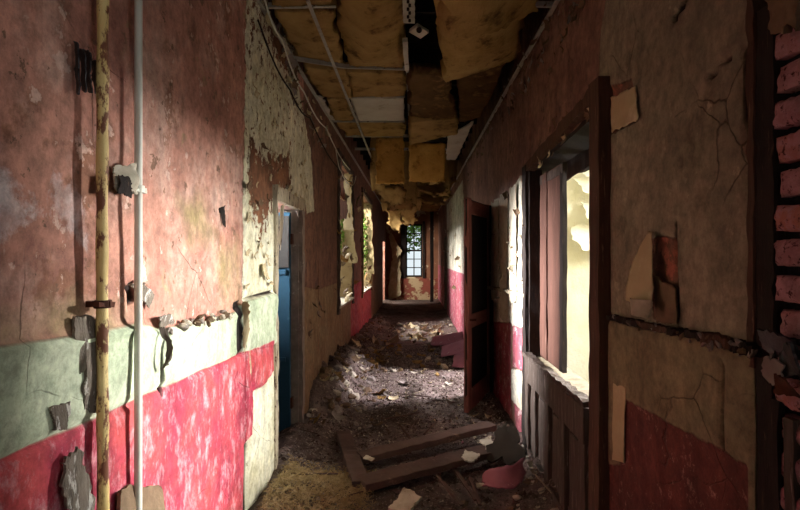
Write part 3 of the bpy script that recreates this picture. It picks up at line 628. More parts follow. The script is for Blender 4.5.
shred(790, 358, 0.06, 0.08, 2, m_glass_dark, 'crumpled black plastic scrap in the middle of the tangle under the bricks', 0.05, 'scrap', 'plastic_scrap')
shred(778, 372, 0.05, 0.07, 3, m_grey, 'torn grey scrap hanging low in the tangle under the bricks', 0.05, 'scrap', 'plastic_scrap')
shred(788, 385, 0.04, 0.05, 4, m_rust, 'small rust-red scrap lowest in the tangle under the bricks', 0.05, 'scrap', 'metal_scrap')
shred(772, 350, 0.04, 0.06, 5, m_glass_dark, 'black ragged scrap next to the wall edge under the bricks', 0.04, 'scrap', 'plastic_scrap')
shred(786, 8, 0.10, 0.10, 6, m_tan, 'ragged tan plaster overhang above the bricks', 0.05, 'plaster', 'plaster_fragment', th=0.02)

# ---- dado rail remains on the right wall
pts = [(610, 317), (640, 324), (672, 331), (705, 337), (735, 345), (757, 351)]
for i in range(len(pts)-1):
    a = wr(*pts[i], 0.018); b = wr(*pts[i+1], 0.018)
    lab = ['dado rail fragment joining the window post on the right wall', 'dado rail fragment under the hanging wallpaper flap', 'splintered dado rail fragment right of the wallpaper flap', 'dado rail fragment above the long vertical crack', 'dado rail fragment ending at the brick corner'][i]
    tag(recentre(MB().bar(a, b, 0.030, 0.022 if i < 3 else 0.03, (0, 0, 1), 16, 0.006, 70+i).build('dado_rail', m_brownwood if i % 2 else m_dark)), lab, 'rail', 'broken dado rail on the right wall')

# ---- wallpaper flap and curl on the right wall
def flap(name, mat, quad, th, lab, cat, curl=None, nu=16, nv=20, amp=0.004, jag=0.006, seed=1, grp=None):
    v, f = slab(*quad, th, nu, nv, amp, 0, jag, seed, 8, curl); return tag(recentre(link(name, v, f, mat, smooth=True)), lab, cat, grp)
flap('wallpaper_flap', m_paper, (wr(649, 232, 0.02), wr(653, 232, 0.02), wr(653, 312, 0.04), wr(626, 299, 0.06)), 0.003,
     'long grey-brown wallpaper flap hanging from the bare patch on the right wall', 'wallpaper', lambda u, v: V((-0.02*math.sin(PI*v)*(1-u), 0, 0)), seed=4)
flap('wallpaper_curl', m_pale, (wr(631, 298, 0.07), wr(653, 300, 0.05), wr(650, 326, 0.06), wr(634, 322, 0.09)), 0.003,
     'pale curled wallpaper end at the foot of the hanging flap', 'wallpaper', lambda u, v: V((-0.03*math.sin(PI*u), 0, 0.03*v*v)), seed=5)
flap('wallpaper_flap', m_tan, (wr(676, 290, 0.006), wr(655, 276, 0.01), wr(656, 322, 0.02), wr(677, 325, 0.008)), 0.003,
     'grey wallpaper piece loose across the lower bare patch of the right wall', 'wallpaper', seed=6)
flap('wallpaper_flap', m_paper, (wr(636, 86, 0.004), wr(610, 98, 0.004), wr(612, 132, 0.012), wr(637, 120, 0.02)), 0.003,
     'small brown torn wallpaper piece beside the top of the window post', 'wallpaper', seed=7)
v, f = slab(wr(625, 388, 0.012), wr(613, 384, 0.012), wr(612, 460, 0.016), wr(623, 463, 0.016), 0.004, 6, 16, 0.003, 0, 0.004, 3, 6)
tag(recentre(link('paper_strip', v, f, m_paper)), 'narrow cream paper strip beside the post above the red paint', 'wallpaper')

# ---- open door leaf further down on the right
dl = thing('door', 'narrow red-brown door leaf standing open into the corridor on the right', 'door', (0.88, 6.22, 0.0), math.atan2(5.37-6.22, 0.535-0.88))
def dlb(a, b, z0, z1, y0, y1, nm, m, sd=1): return bevel(MB().bar(((a+b)/2, (y0+y1)/2, z0), ((a+b)/2, (y0+y1)/2, z1), b-a, y1-y0, (0, 1, 0), 10, 0.002, sd).build(nm, m, dl), 0.003)
Ld = 0.917
dlb(0, Ld, 0.03, 2.18, -0.012, 0.012, 'panel_board', m_dark, 1)
dlb(0, 0.12, 0.02, 2.19, -0.024, 0.024, 'stile', m_redwood, 2); dlb(Ld-0.12, Ld, 0.02, 2.19, -0.024, 0.024, 'stile', m_redwood, 3)
for (a, b) in ((0.02, 0.24), (0.86, 1.0), (2.03, 2.17)): dlb(0.12, Ld-0.12, a, b, -0.022, 0.022, 'rail', m_redwood, int(a*50))
for z in (0.95,):
    MB().tube([(Ld-0.06, 0.02, z), (Ld-0.06, 0.06, z), (Ld-0.10, 0.07, z)], 0.011, 8).build('handle', m_rust, dl)
for (nm, yy, sd) in (('frame', 6.16, 5), ('frame', 7.34, 6)):
    struct(frame_bar('trim_door_frame', m_dark, (XR-0.01, yy, 0), (XR-0.01, yy, 2.15), 0.08, 0.05, (1, 0, 0), None, 12, 0.004, sd))
struct(frame_bar('trim_door_frame', m_dark, (XR-0.01, 6.12, 2.14), (XR-0.01, 7.38, 2.14), 0.08, 0.05, (1, 0, 0), None, 12, 0.004, 9))
# battens and rail remains on the strip of wall between the two right-hand openings
a = wr(480, 285, 0.05); b = wr(528, 296, 0.03)
tag(recentre(MB().bar(a, b, 0.05, 0.03, (0, 0, 1), 20, 0.006, 81).build('dado_rail', m_jamb)), 'chipped pale dado rail crossing the wall between door leaf and window', 'rail')
for i, (px, ya, yb) in enumerate(((494, 200, 300), (503, 192, 318), (512, 185, 300))):
    v, f = slab(wr(px+4, ya, 0.03), wr(px-3, ya+3, 0.02), wr(px-3, yb, 0.05), wr(px+4, yb+3, 0.02), 0.004, 5, 26, 0.012, 0, 0.02, 60+i, 4)
    tag(recentre(link('plaster_strip', v, f, m_pale)), ['long peeling plaster strip nearest the open door leaf', 'long peeling plaster strip in the middle between door leaf and window post', 'long peeling plaster strip nearest the window post'][i], 'plaster', 'peeling strips between the right openings')

# ---- pipes on the left wall
p = thing('pipe', 'rusty cream-yellow vertical pipe on the left wall', 'pipe', (-0.94, 1.617, 0.0))
zs = [i*0.06 for i in range(63)]
local(MB().tube([(-0.94+0.0015*math.sin(z*3), 1.617-0.004*(z/3.7), z) for z in zs], lambda u: 0.0165+0.0012*math.sin(u*90), 16, 0.05, 3), 'pipe_tube', m_yellowpipe, p)
for o in p.children: o.data.polygons.foreach_set('use_smooth', [True]*len(o.data.polygons))
zc = 1.6-(304-256)/F*1.617
local(MB().tube([(-0.94, 1.616, zc-0.012), (-0.94, 1.616, zc+0.012)], 0.024, 14, 0.06, 3).bar((-0.99, 1.617, zc), (-0.915, 1.617, zc), 0.012, 0.018, (0, 0, 1), 3, 0.002).bar((-0.935, 1.57, zc+0.004), (-0.935, 1.655, zc-0.004), 0.02, 0.014, (0, 0, 1), 4, 0.003), 'pipe_clamp', m_rust, p)['label'] = 'rusted bracket'
for zz in (0.55, 2.62): local(MB().tube([(-0.94, 1.615, zz-0.02), (-0.94, 1.615, zz+0.02)], 0.021, 14).bar((-0.99, 1.615, zz), (-0.94, 1.615, zz), 0.015, 0.015), 'pipe_clamp', m_rust, p)
p = thing('pipe', 'thinner pale grey vertical pipe on the left wall', 'pipe', (-0.945, 1.832, 0.0))
local(MB().tube([(-0.945, 1.832+0.006*(z/3.7), z) for z in zs], 0.0128, 14, 0.01, 3), 'pipe_tube', m_palepipe, p)
for o in p.children: o.data.polygons.foreach_set('use_smooth', [True]*len(o.data.polygons))
zc = 1.6+(256-189)/F*1.832
local(MB().tube([(-0.945, 1.834, zc-0.012), (-0.945, 1.834, zc+0.012)], 0.02, 12, 0.05, 3).bar((-0.99, 1.858, zc), (-0.93, 1.858, zc), 0.012, 0.012).bar((-0.94, 1.80, zc-0.006), (-0.94, 1.872, zc-0.006), 0.014, 0.01), 'pipe_clamp', m_palepipe, p)
for zz in (0.5, 2.9): local(MB().tube([(-0.945, 1.835, zz-0.012), (-0.945, 1.835, zz+0.012)], 0.017, 12).bar((-0.99, 1.835, zz), (-0.945, 1.835, zz), 0.012, 0.012), 'pipe_clamp', m_palepipe, p)
def lflap(name, mat, q, offs, th, lab, cat, seed=1, curl=None, nu=10, nv=16, amp=0.006, jag=0.008, grp=None):
    quad = [wl(px, py, o_) for (px, py), o_ in zip(q, offs)]
    v, f = slab(*quad, th, nu, nv, amp, 0, jag, seed, 8, curl); return tag(recentre(link(name, v, f, mat)), lab, cat, grp)
lflap('broken_box', m_pale, [(112, 168), (134, 165), (137, 194), (116, 192)], (0.03, 0.04, 0.045, 0.05), 0.006, 'broken white fitting shell behind the pale pipe clamp', 'fitting', 3, lambda u, v: V((0.035*math.sin(PI*u)*math.sin(PI*v), 0, 0)))
lflap('dark_backing', m_dark, [(117, 176), (128, 176), (129, 196), (118, 194)], (0.06, 0.07, 0.06, 0.06), 0.004, 'dark hole cover inside the broken white fitting', 'fitting', 4)
gr = thing('corroded_grille', 'dark corroded metal grille remnant left of the yellow pipe near the top', 'grille', tuple(wl(85, 90, 0.02)))
for i in range(4):
    x = 75+i*6
    sl_ = lflap('slat', m_glass_dark, [(x, 41+i*6), (x+4, 44+i*5), (x+5, 93-(i == 3)*10), (x+2, 92)], (0.012, 0.03, 0.03, 0.012), 0.004,
          'x', 'x', 30+i)
    for k_ in ('label', 'category'): del sl_[k_]
    sl_.location = sl_.location-gr.location; sl_.parent = gr
lflap('wood_splint', m_torn, [(72, 318), (84, 316), (85, 370), (76, 372)], (0.01, 0.02, 0.03, 0.01), 0.010, 'grey split board left of the yellow pipe at the green band', 'board', 8)
lflap('wood_splint', m_torn, [(78, 316), (94, 318), (94, 412), (80, 408)], (0.01, 0.014, 0.016, 0.012), 0.010, 'long grey-brown split board behind the yellow pipe', 'board', 9, lambda u, v: V((0.01*math.sin(PI*v), 0, 0)))
lflap('plaster_curl', m_torn, [(50, 408), (66, 402), (66, 428), (52, 432)], (0.02, 0.03, 0.035, 0.02), 0.008, 'small grey plaster curl at the green and red boundary', 'plaster', 10)
lflap('lining_board', m_torn, [(60, 462), (78, 446), (94, 510), (72, 540)], (0.03, 0.05, 0.03, 0.06), 0.012, 'large pale-edged grey board flap low on the red wall', 'board', 11, jag=0.012, amp=0.010)
lflap('lining_board', m_tan, [(118, 488), (158, 486), (170, 560), (115, 560)], (0.03, 0.02, 0.05, 0.07), 0.012, 'grey-green torn board at the picture bottom under the pale pipe', 'board', 12, amp=0.012)
lflap('plaster_curl', m_torn, [(128, 284), (140, 281), (154, 292), (148, 308)], (0.012, 0.03, 0.02, 0.012), 0.006, 'dark grey plaster shard beside the pale pipe above the green band', 'plaster', 13)
lflap('plaster_curl', m_torn, [(157, 316), (170, 313), (174, 322), (160, 328)], (0.03, 0.04, 0.03, 0.02), 0.006, 'bluish grey plaster shard at the start of the crumbled ledge', 'plaster', 14)
lflap('wallpaper_strip', m_greywood, [(159, 330), (165, 328), (164, 368), (160, 370)], (0.03, 0.045, 0.05, 0.03), 0.004, 'dark curled strip hanging from the ledge beside the pale pipe', 'wallpaper', 15, lambda u, v: V((0.03*math.sin(PI*v), 0, 0)))
lflap('wallpaper_strip', m_paper, [(243, 302), (249, 300), (250, 330), (244, 352)], (0.012, 0.05, 0.05, 0.02), 0.004, 'pale bent board edge beside the black vertical gap', 'wallpaper', 16)
lflap('plaster_curl', m_dark, [(219, 207), (225, 205), (226, 228), (222, 222)], (0.008, 0.03, 0.02, 0.01), 0.004, 'dark curled paint chip on the pink wall left of the cream strip', 'plaster', 17)
lflap('paper_strip', m_jamb, [(277, 240), (281, 205), (284, 204), (280, 250)], (-0.02, 0.0, 0.0, -0.02), 0.003, 'long pale strip curling down inside the left door frame', 'wallpaper', 18, lambda u, v: V((0, 0.05*math.sin(PI*v), 0)))
# crumbled ledge on the left
rn = random.Random(12)
def chunk_mesh(name, mat, seed, flat=0.6, sub=1, rough=0.7):
    bm = bmesh.new(); bmesh.ops.create_icosphere(bm, subdivisions=sub, radius=1.0); r = random.Random(seed)
    cuts = [(V((r.uniform(-1, 1), r.uniform(-1, 1), r.uniform(-1, 1))).normalized(), r.uniform(0.45, 0.85)) for _ in range(9)]
    for vv in bm.verts:
        for n_, d_ in cuts:
            k = vv.co.dot(n_)-d_
            if k > 0: vv.co -= n_*k
        vv.co *= 1+r.uniform(-rough, rough)*0.3
        vv.co.z *= flat
    me = bpy.data.meshes.new(name); bm.to_mesh(me); bm.free(); me.materials.append(mat); return me
def flake_mesh(name, mat, seed, th=0.05, bend=0.35):
    r = random.Random(seed); a = r.uniform(0.5, 0.9)
    k = V((0, 0, 1)); c = [V((-1+r.uniform(-.3, .4), -a+r.uniform(-.3, .3), 0)), V((1+r.uniform(-.5, .2), -a+r.uniform(-.3, .3), 0)), V((1+r.uniform(-.4, .3), a+r.uniform(-.4, .2), 0)), V((-1+r.uniform(-.2, .5), a+r.uniform(-.4, .3), 0))]
    v, f = slab(*c, th, 6, 5, 0.05, 0, 0.12, seed, 1.2, lambda u, v: k*(bend*(2*u-1)**2+0.15*(2*v-1)**2*r.choice((1, 1))))
    me = bpy.data.meshes.new(name); me.from_pydata([tuple(p) for p in v], [], f); me.materials.append(mat); return me
def stick_mesh(name, mat, seed):
    mb = MB().bar((-1, 0, 0), (1, 0, 0), 0.07, 0.04, (0, 0, 1), 5, 0.012, seed); me = bpy.data.meshes.new(name); me.from_pydata(mb.v, [], mb.f); me.materials.append(mat); return me
MATS = {'pale': m_pale, 'grey': m_grey, 'tan': m_tan, 'pink': m_pinkplaster, 'paper': m_paper, 'straw': m_batt}
CH = {k: [chunk_mesh('plaster_chunk', m, hash(k) % 7+i*13 if False else i*13+len(k)) for i in range(4)] for k, m in MATS.items()}
FK = {k: [flake_mesh('paint_flake', m, i*7+len(k)) for i in range(5)] for k, m in MATS.items()}
SK = {'dark': [stick_mesh('wood_splinter', m_floorwood, i) for i in range(3)], 'brown': [stick_mesh('wood_splinter', m_brownwood, i+5) for i in range(3)], 'pale': [stick_mesh('wood_splinter', m_jamb, i+9) for i in range(2)]}
def inst(me, name, loc, rot, sc, lab, cat, grp):
    o = bpy.data.objects.new(name, me); COL.objects.link(o); o.location = loc; o.rotation_euler = rot; o.scale = sc; return tag(o, lab, cat, grp)
for i in range(34):
    u = rn.random(); px = 162+u*74; py = 331-u*20+rn.uniform(-4, 4); s_ = rn.uniform(0.008, 0.024); a = wl(px, py, 0.02+rn.random()*0.015)
    inst(rn.choice(CH[rn.choice(('tan', 'grey', 'pale'))]), 'plaster_chunk', a, (rn.random()*6, rn.random()*6, rn.random()*6), (s_*0.8, s_*1.6, s_), 'crumbly plaster lump on the broken ledge of the left wall', 'plaster', 'lumps on the left wall ledge')
for i in range(26):
    u = rn.random(); px = 612+u*142; py = 319+u*33+rn.uniform(-5, 5); s_ = rn.uniform(0.006, 0.016); a = wr(px, py, 0.02+rn.random()*0.02)
    inst(rn.choice(CH[rn.choice(('tan', 'grey'))]), 'plaster_chunk', a, (rn.random()*6, rn.random()*6, rn.random()*6), (s_*0.8, s_*1.8, s_), 'small plaster lump clinging to the right wall dado rail', 'plaster', 'lumps on the right dado rail')
# curled paint flakes still on the walls
def wall_flakes(side, poly, n, smin, smax, kinds, lab, grp, seed, lift=0.5):
    r = random.Random(seed); fn = wl if side < 0 else wr
    xs = [q[0] for q in poly]; ys = [q[1] for q in poly]; k = 0; t_ = 0
    while k < n and t_ < 5000:
        t_ += 1; px = r.uniform(min(xs), max(xs)); py = r.uniform(min(ys), max(ys))
        if float(sdpoly(np.array(px), np.array(py), poly)) < 0: continue
        s_ = r.uniform(smin, smax); a = fn(px, py, 0.012+s_*0.25)
        tilt = r.uniform(0.1, lift)
        # flake lies in the wall plane, lower edge lifted off it
        rot = Euler((0, PI/2*(1 if side < 0 else -1), 0)).to_matrix() @ Matrix.Rotation(r.uniform(-1, 1)*PI, 3, 'Z')
        rot = Matrix.Rotation(tilt*r.choice((-1, 1)), 3, 'Y') @ Matrix.Rotation(tilt*r.uniform(-1, 1), 3, 'Z') @ rot
        inst(r.choice(FK[r.choice(kinds)]), 'paint_flake', a, rot.to_euler(), (s_, s_*r.uniform(0.5, 1.3), s_), lab, 'paint flake', grp); k += 1
wall_flakes(-1, [(246, 60), (262, 60), (300, 130), (310, 200), (276, 196), (270, 290), (246, 290)], 46, 0.012, 0.035, ('paper', 'paper', 'tan'), 'curled paint flake on the cream plaster around the blue door', 'flakes around the left doorway', 1)
wall_flakes(-1, [(262, 5), (275, 20), (318, 110), (345, 160), (330, 160), (290, 100)], 40, 0.02, 0.06, ('paper', 'grey', 'tan'), 'ragged paint flake under the ceiling edge of the left wall', 'flakes under the left ceiling edge', 2, 0.8)
wall_flakes(1, [(548, 0), (590, 0), (560, 60), (500, 130), (462, 190), (452, 190), (500, 90)], 85, 0.012, 0.04, ('tan', 'tan', 'grey'), 'ragged paint flake under the ceiling edge of the right wall', 'flakes under the right ceiling edge', 3, 0.5)
wall_flakes(1, [(535, 165), (600, 85), (604, 100), (540, 172)], 16, 0.015, 0.035, ('tan', 'paper'), 'paint flake along the head of the bright opening', 'flakes above the bright opening', 4, 0.7)
wall_flakes(1, [(492, 190), (528, 178), (528, 300), (492, 300)], 32, 0.02, 0.055, ('pale', 'pale', 'tan', 'grey'), 'torn paint flake on the bright wall strip before the bright opening', 'flakes on the bright wall strip', 5, 1.0)
wall_flakes(-1, [(338, 168), (372, 190), (372, 290), (338, 300)], 36, 0.03, 0.09, ('tan', 'paper', 'straw'), 'hanging paint flake around the far left windows', 'flakes around the far left windows', 6, 1.1)
wall_flakes(1, [(442, 210), (466, 200), (466, 290), (442, 286)], 18, 0.03, 0.07, ('paper', 'tan', 'pale'), 'torn paint flake on the sunlit wall beyond the open door leaf', 'flakes beyond the door leaf', 7, 0.9)
wall_flakes(-1, [(306, 280), (336, 285), (336, 330), (306, 340)], 10, 0.02, 0.05, ('tan', 'grey'), 'paint flake on the dirty lower wall beyond the blue door', 'flakes beyond the blue door', 8, 0.9)

# ---- far left windows (parts of the building)
m_reveal = simple('peeled_reveal_plaster', lin(176, 160, 118), lin(138, 116, 78), 3, c3=lin(92, 74, 50), s3=5, c3lo=0.54, c3hi=0.6, bdist=0.03)
for k, h in ((2, H_WL1), (3, H_WL2)):
    w_ = empty('window_%d' % k); struct(w_)
    for (pa, pb, nm) in (((XL-0.33, h[0], h[2]), (XL-0.33, h[0], h[3]), 'frame_post'), ((XL-0.33, h[1], h[2]), (XL-0.33, h[1], h[3]), 'frame_post'), ((XL-0.33, (h[0]+h[1])/2, h[2]), (XL-0.33, (h[0]+h[1])/2, h[3]), 'mullion')):
        frame_bar(nm, m_jamb, pa, pb, 0.09, 0.06, (1, 0, 0), w_, 14, 0.006, k)
    for zz in (h[2]+0.03, h[2]+0.95, h[3]-0.04): frame_bar('rail', m_jamb, (XL-0.33, h[0], zz), (XL-0.33, h[1], zz), 0.05, 0.06, (0, 0, 1), w_, 14, 0.005, k+4)
    v, f = slab((XL+0.04, h[0]-0.05, h[2]+0.03), (XL-0.33, h[0]-0.05, h[2]+0.03), (XL-0.33, h[1]+0.05, h[2]+0.03), (XL+0.04, h[1]+0.05, h[2]+0.03), 0.03, 8, 24, 0.012, seed=k, freq=5); 
    o = link('sill', v, f, m_pale, w_)
    v, f = slab((XL+0.01, h[1]-0.03, h[2]), (XL-0.34, h[1]-0.03, h[2]), (XL-0.34, h[1]-0.03, h[3]), (XL+0.01, h[1]-0.03, h[3]), 0.02, 10, 40, 0.02, 0, 0.012, seed=k+3, freq=5); link('reveal', v, f, m_reveal, w_)
    for yy in (h[0]-0.03, h[1]+0.04): frame_bar('architrave', m_greywood if k == 2 else m_reveal, (XL+0.012, yy, h[2]-0.05), (XL+0.012, yy, h[3]+0.05), 0.10, 0.04, (1, 0, 0), w_, 26, 0.010, k+int(yy))
    frame_bar('architrave', m_greywood, (XL+0.012, h[0]-0.1, h[3]+0.03), (XL+0.012, h[1]+0.1, h[3]+0.0), 0.10, 0.04, (1, 0, 0), w_, 14, 0.008, k+30)
for i, (y_, za, zb, m) in enumerate(((8.35, 2.9, 1.5, m_reveal), (8.0, 2.8, 2.0, m_paper), (12.2, 2.8, 1.2, m_reveal), (7.2, 2.95, 2.1, m_brownwood))):
    v, f = slab((XL+0.02, y_, za), (XL-0.10, y_+0.06, za), (XL-0.06, y_+0.1, zb), (XL+0.10, y_-0.05, zb), 0.006, 6, 24, 0.05, 0, 0.02, 90+i, 3)
    tag(recentre(link('paper_strip', v, f, m)), ['long torn strip hanging in the first far left window', 'short pale strip hanging in the first far left window', 'torn strip hanging in the second far left window', 'brown strip hanging at the near edge of the first far left window'][i], 'wallpaper')

# ---- end window
w_ = empty('window_4'); struct(w_)
for xx in (ex0+0.03, ex1-0.03, (ex0+ex1)/2): frame_bar('frame_post', m_dark, (xx, EW+0.12, ez0), (xx, EW+0.12, ez1), 0.06 if xx != (ex0+ex1)/2 else 0.035, 0.05, (0, 1, 0), w_, 6, 0.002, 1)
for k in range(7):
    zz = ez0+0.03+(ez1-ez0-0.06)*k/6; frame_bar('glazing_bar', m_dark, (ex0, EW+0.12, zz), (ex1, EW+0.12, zz), 0.05, 0.06 if k in (0, 3, 6) else 0.03, (0, 0, 1), w_, 4, 0.002, k)
frame_bar('architrave', m_dark, (ex0-0.08, EW-0.02, ez0-0.05), (ex0-0.08, EW-0.02, ez1+0.1), 0.16, 0.05, (0, 1, 0), w_, 6, 0.004, 3)
frame_bar('architrave', m_dark, (ex1+0.05, EW-0.02, ez0-0.05), (ex1+0.05, EW-0.02, ez1+0.1), 0.08, 0.05, (0, 1, 0), w_, 6, 0.004, 4)
def P(px, py, y): return V(PT(px, py, y))
v, f = slab(P(389, 236, 19.42), P(391, 232, 19.4), P(402, 252, 19.3), P(394, 264, 19.3), 0.01, 8, 8, 0.03, 0, 0.03, 5, 3); tag(recentre(link('torn_sheet', v, f, m_paper)), 'white triangular torn sheet on the end wall left of the window', 'wallpaper')
v, f = slab(P(391, 262, 19.42), P(400, 256, 19.4), P(401, 296, 19.3), P(388, 300, 19.3), 0.01, 8, 12, 0.03, 0, 0.03, 6, 3); tag(recentre(link('torn_sheet', v, f, m_paper)), 'long pale sheet hanging below the white triangle on the end wall', 'wallpaper')
struct(frame_bar('trim_end_post', m_dark, (0.66, 18.6, 0), (0.66, 18.6, 3.4), 0.12, 0.12, (0, 1, 0), None, 8, 0.006, 2))

# ---- fallen timber frame on the floor
tf = thing('fallen_frame', 'dusty timber frame lying flat across the corridor floor', 'timber frame', (0.1, 4.3, 0.05))
def fb(a, b, w, t, nm, sd, m=m_floorwood, za=0.07, zb=0.07): return bevel(local(MB().bar((*a, za), (*b, zb), w, t, (0, 0, 1), 18, 0.004, sd), nm, m, tf), 0.004)
A = FL(343, 430, .1); B = FL(361, 480, .1); C1 = FL(494, 452, .1); D1 = FL(492, 430, .1); E1 = FL(360, 455, .1)
fb(A, B, 0.12, 0.05, 'side_rail', 1); fb(B, C1, 0.17, 0.05, 'long_rail', 2, za=0.075, zb=0.12); fb(E1, D1, 0.14, 0.05, 'long_rail', 3, za=0.08, zb=0.14)
fb(FL(415, 462, .1), FL(492, 441, .1), 0.05, 0.02, 'batten', 4, m_dark, 0.07, 0.09)
for nm, a, b in (('corner', A, A),): pass
def slabthing(name, mat, quad, th, lab, cat, **k):
    v, f = slab(*quad, th, k.pop('nu', 10), k.pop('nv', 10), k.pop('amp', 0.008), 0, k.pop('jag', 0.015), k.pop('seed', 1), k.pop('freq', 5), k.pop('curl', None)); o = link(name, v, f, mat, smooth=k.pop('smooth', False)); return tag(recentre(o), lab, cat, k.pop('grp', None))
# dark board leaning and pink shard
m_board = simple('dark_olive_board', lin(66, 58, 46), lin(44, 38, 32), 4)
slabthing('broken_board', m_board, (P(486, 456, 3.95), P(526, 464, 3.9), P(516, 425, 4.1), P(499, 424, 4.1)), 0.04, 'dark brown broken board propped beside the end of the fallen frame', 'board', jag=0.03, seed=3)
slabthing('plaster_bowl', m_pinkplaster, (P(482, 484, 3.5), P(519, 484, 3.5), P(524, 458, 3.62), P(486, 468, 3.62)), 0.012, 'pink curved plaster shard at the right end of the fallen frame', 'plaster', jag=0.02, seed=4, curl=lambda u, v: V((0, -0.05*math.sin(PI*u), -0.03*math.sin(PI*v))), smooth=True)
def fp(px, py, z=0.0): q = FL(px, py, z); return V((q[0], q[1], z))
slabthing('plaster_piece', m_pale, (fp(389, 508, .07), fp(408, 514, .07), fp(420, 497, .10), fp(404, 486, .12)), 0.02, 'pale plaster piece at the bottom centre in front of the fallen frame', 'plaster', jag=0.015, seed=5)
slabthing('plaster_piece', m_pale, (fp(461, 456, .14), fp(474, 462, .13), fp(480, 455, .15), fp(464, 449, .16)), 0.012, 'small white plaster piece lying on the front rail of the fallen frame', 'plaster', jag=0.015, seed=6)
slabthing('plaster_piece', m_pale, (fp(480, 440, .17), fp(486, 448, .16), fp(494, 445, .17), fp(491, 436, .19)), 0.012, 'small white plaster piece on the rear rail of the fallen frame', 'plaster', jag=0.015, seed=7)
slabthing('plaster_piece', m_pale, (fp(363, 458, .12), fp(372, 461, .12), fp(375, 458, .13), fp(366, 455, .12)), 0.006, 'tiny pale scrap at the left corner of the fallen frame', 'plaster', jag=0.01, seed=8)
slabthing('plaster_piece', m_tan, (fp(270, 508, .08), fp(300, 514, .07), fp(305, 503, .10), fp(282, 500, .1)), 0.03, 'flat tan board scrap in the bottom left corner of the floor', 'board', jag=0.015, seed=9)
# curled pink sheets at the wall foot beyond the door leaf
for i, (xa, ya, xb, yb) in enumerate(((0.42, 8.3, 0.86, 7.8), (0.30, 9.3, 0.86, 8.8), (0.55, 7.5, 0.86, 7.2))):
    a = V((xa, ya, 0.05)); b = V((xb, yb, 0.16-0.04*i))
    slabthing('curled_sheet', m_pinkplaster, (a, b, b+V((0.0, 0.75, 0.12)), a+V((0.1, 0.6, 0.02))), 0.01, ['largest curled pink sheet at the foot of the sunlit right wall', 'curled pink sheet furthest back at the foot of the sunlit right wall', 'curled pink sheet nearest the open door leaf'][i], 'wall sheet', seed=20+i, amp=0.03, smooth=True, curl=lambda u, v: V((0, 0, 0.08*math.sin(PI*v))))

# ---- ceiling: steel grid, glass-wool batts, boards
def cp(px, py, z=HG): return V(CE(px, py, z))
def tee(a, b, lab, w=0.024, drop=0.0, mat=m_tee, name='ceiling_grid_bar', cat='ceiling bar', grp='ceiling grid bars'):
    a = V(a); b = V(b); o = MB().bar(a, b, w, 0.004, (0, 0, 1), 8, 0.001, 1).bar(a+V((0, 0, 0.018)), b+V((0, 0, 0.018)), 0.004, 0.034, (0, 0, 1), 8, 0.0005, 2).build(name, mat)
    return tag(recentre(o), lab, cat, grp)
tee((-0.655, 2.2, HG), (-0.665, 9.5, HG-0.04), 'long white ceiling runner left of centre')
tee((-0.05, 4.3, HG), (-0.03, 9.6, HG), 'long white ceiling runner along the middle')
tee((XL+0.015, 2.0, HG), (XL+0.015, 19, HG), 'wall angle strip along the left ceiling edge', 0.03, name='wall_angle')
tee((XR-0.015, 2.0, HG), (XR-0.015, 19, HG), 'wall angle strip along the right ceiling edge', 0.03, name='wall_angle')
for i, (xa, ya, xb, yb, lab) in enumerate(((268, 8, 336, 7, 'cross bar at the top left of the picture'), (293, 60, 345, 68, 'bent cross bar in front of the big sagging batt'), (345, 68, 405, 70, 'cross bar behind the big sagging batt'),
        (345, 98, 405, 97, 'cross bar on the near side of the white ceiling board'), (318, 122, 405, 122, 'cross bar on the far side of the white ceiling board'), (345, 137, 446, 137, 'cross bar holding the two hanging batts'), (355, 150, 450, 150, 'furthest clear cross bar'), (512, 6, 553, 7, 'short cross bar at the top right above the right wall'))):
    tee(cp(xa, ya, HG+0.004), cp(xb, yb, HG+0.004), lab, 0.022)
def batt(q, z, lab, mat=m_batt, th=0.09, sag=0.0, amp=0.02, seed=1, name='insulation_batt', cat='insulation', grp=None, jag=0.03, nu=22, nv=22, curl=None, freq=2.6):
    zs_ = z if isinstance(z, (list, tuple)) else [z]*4
    c = [cp(px, py, zz) for (px, py), zz in zip(q, zs_)]
    v, f = slab(c[0], c[1], c[2], c[3], -th, nu, nv, amp, -sag if False else sag*0, jag, seed, freq, (lambda u, v_: V((0, 0, -sag*(1-(2*u-1)**2)*(1-(2*v_-1)**2)))+(curl(u, v_) if curl else V((0, 0, 0)))))
    o = link(name, v, f, mat, smooth=True); bm = bmesh.new(); bm.from_mesh(o.data); bmesh.ops.recalc_face_normals(bm, faces=bm.faces); bm.to_mesh(o.data); bm.free()
    return tag(recentre(o), lab, cat, grp)
Z0 = HG+0.012
batt([(262, -60), (333, -60), (334, 6), (272, 6)], Z0, 'yellow batt above the top left cross bar', seed=1)
batt([(275, 10), (332, 10), (343, 64), (299, 58)], Z0, 'yellow batt between the two nearest left cross bars', seed=2, sag=0.02)
batt([(333, -60), (402, -60), (403, 69), (347, 66)], Z0-0.02, 'big sagging yellow batt in the upper centre left', seed=3, sag=0.10, amp=0.035, th=0.12)
batt([(303, 66), (345, 70), (351, 98), (322, 96)], Z0, 'small yellow batt behind the bent cross bar', seed=4, amp=0.02)
batt([(348, 72), (404, 73), (404, 97), (352, 97)], Z0, 'wide yellow batt in front of the white ceiling board', seed=5, amp=0.02)
batt([(326, 100), (346, 100), (352, 121), (336, 120)], Z0, 'narrow yellow batt left of the white ceiling board', seed=6)
batt([(350, 99), (404, 99), (404, 121), (358, 121)], Z0, 'white ceiling board lying in the grid', mat=m_tile, th=0.02, amp=0.003, seed=7, name='ceiling_board', cat='ceiling board', jag=0.006)
batt([(337, 123), (356, 123), (362, 136), (348, 136)], Z0, 'narrow yellow batt beyond the white ceiling board', seed=8)
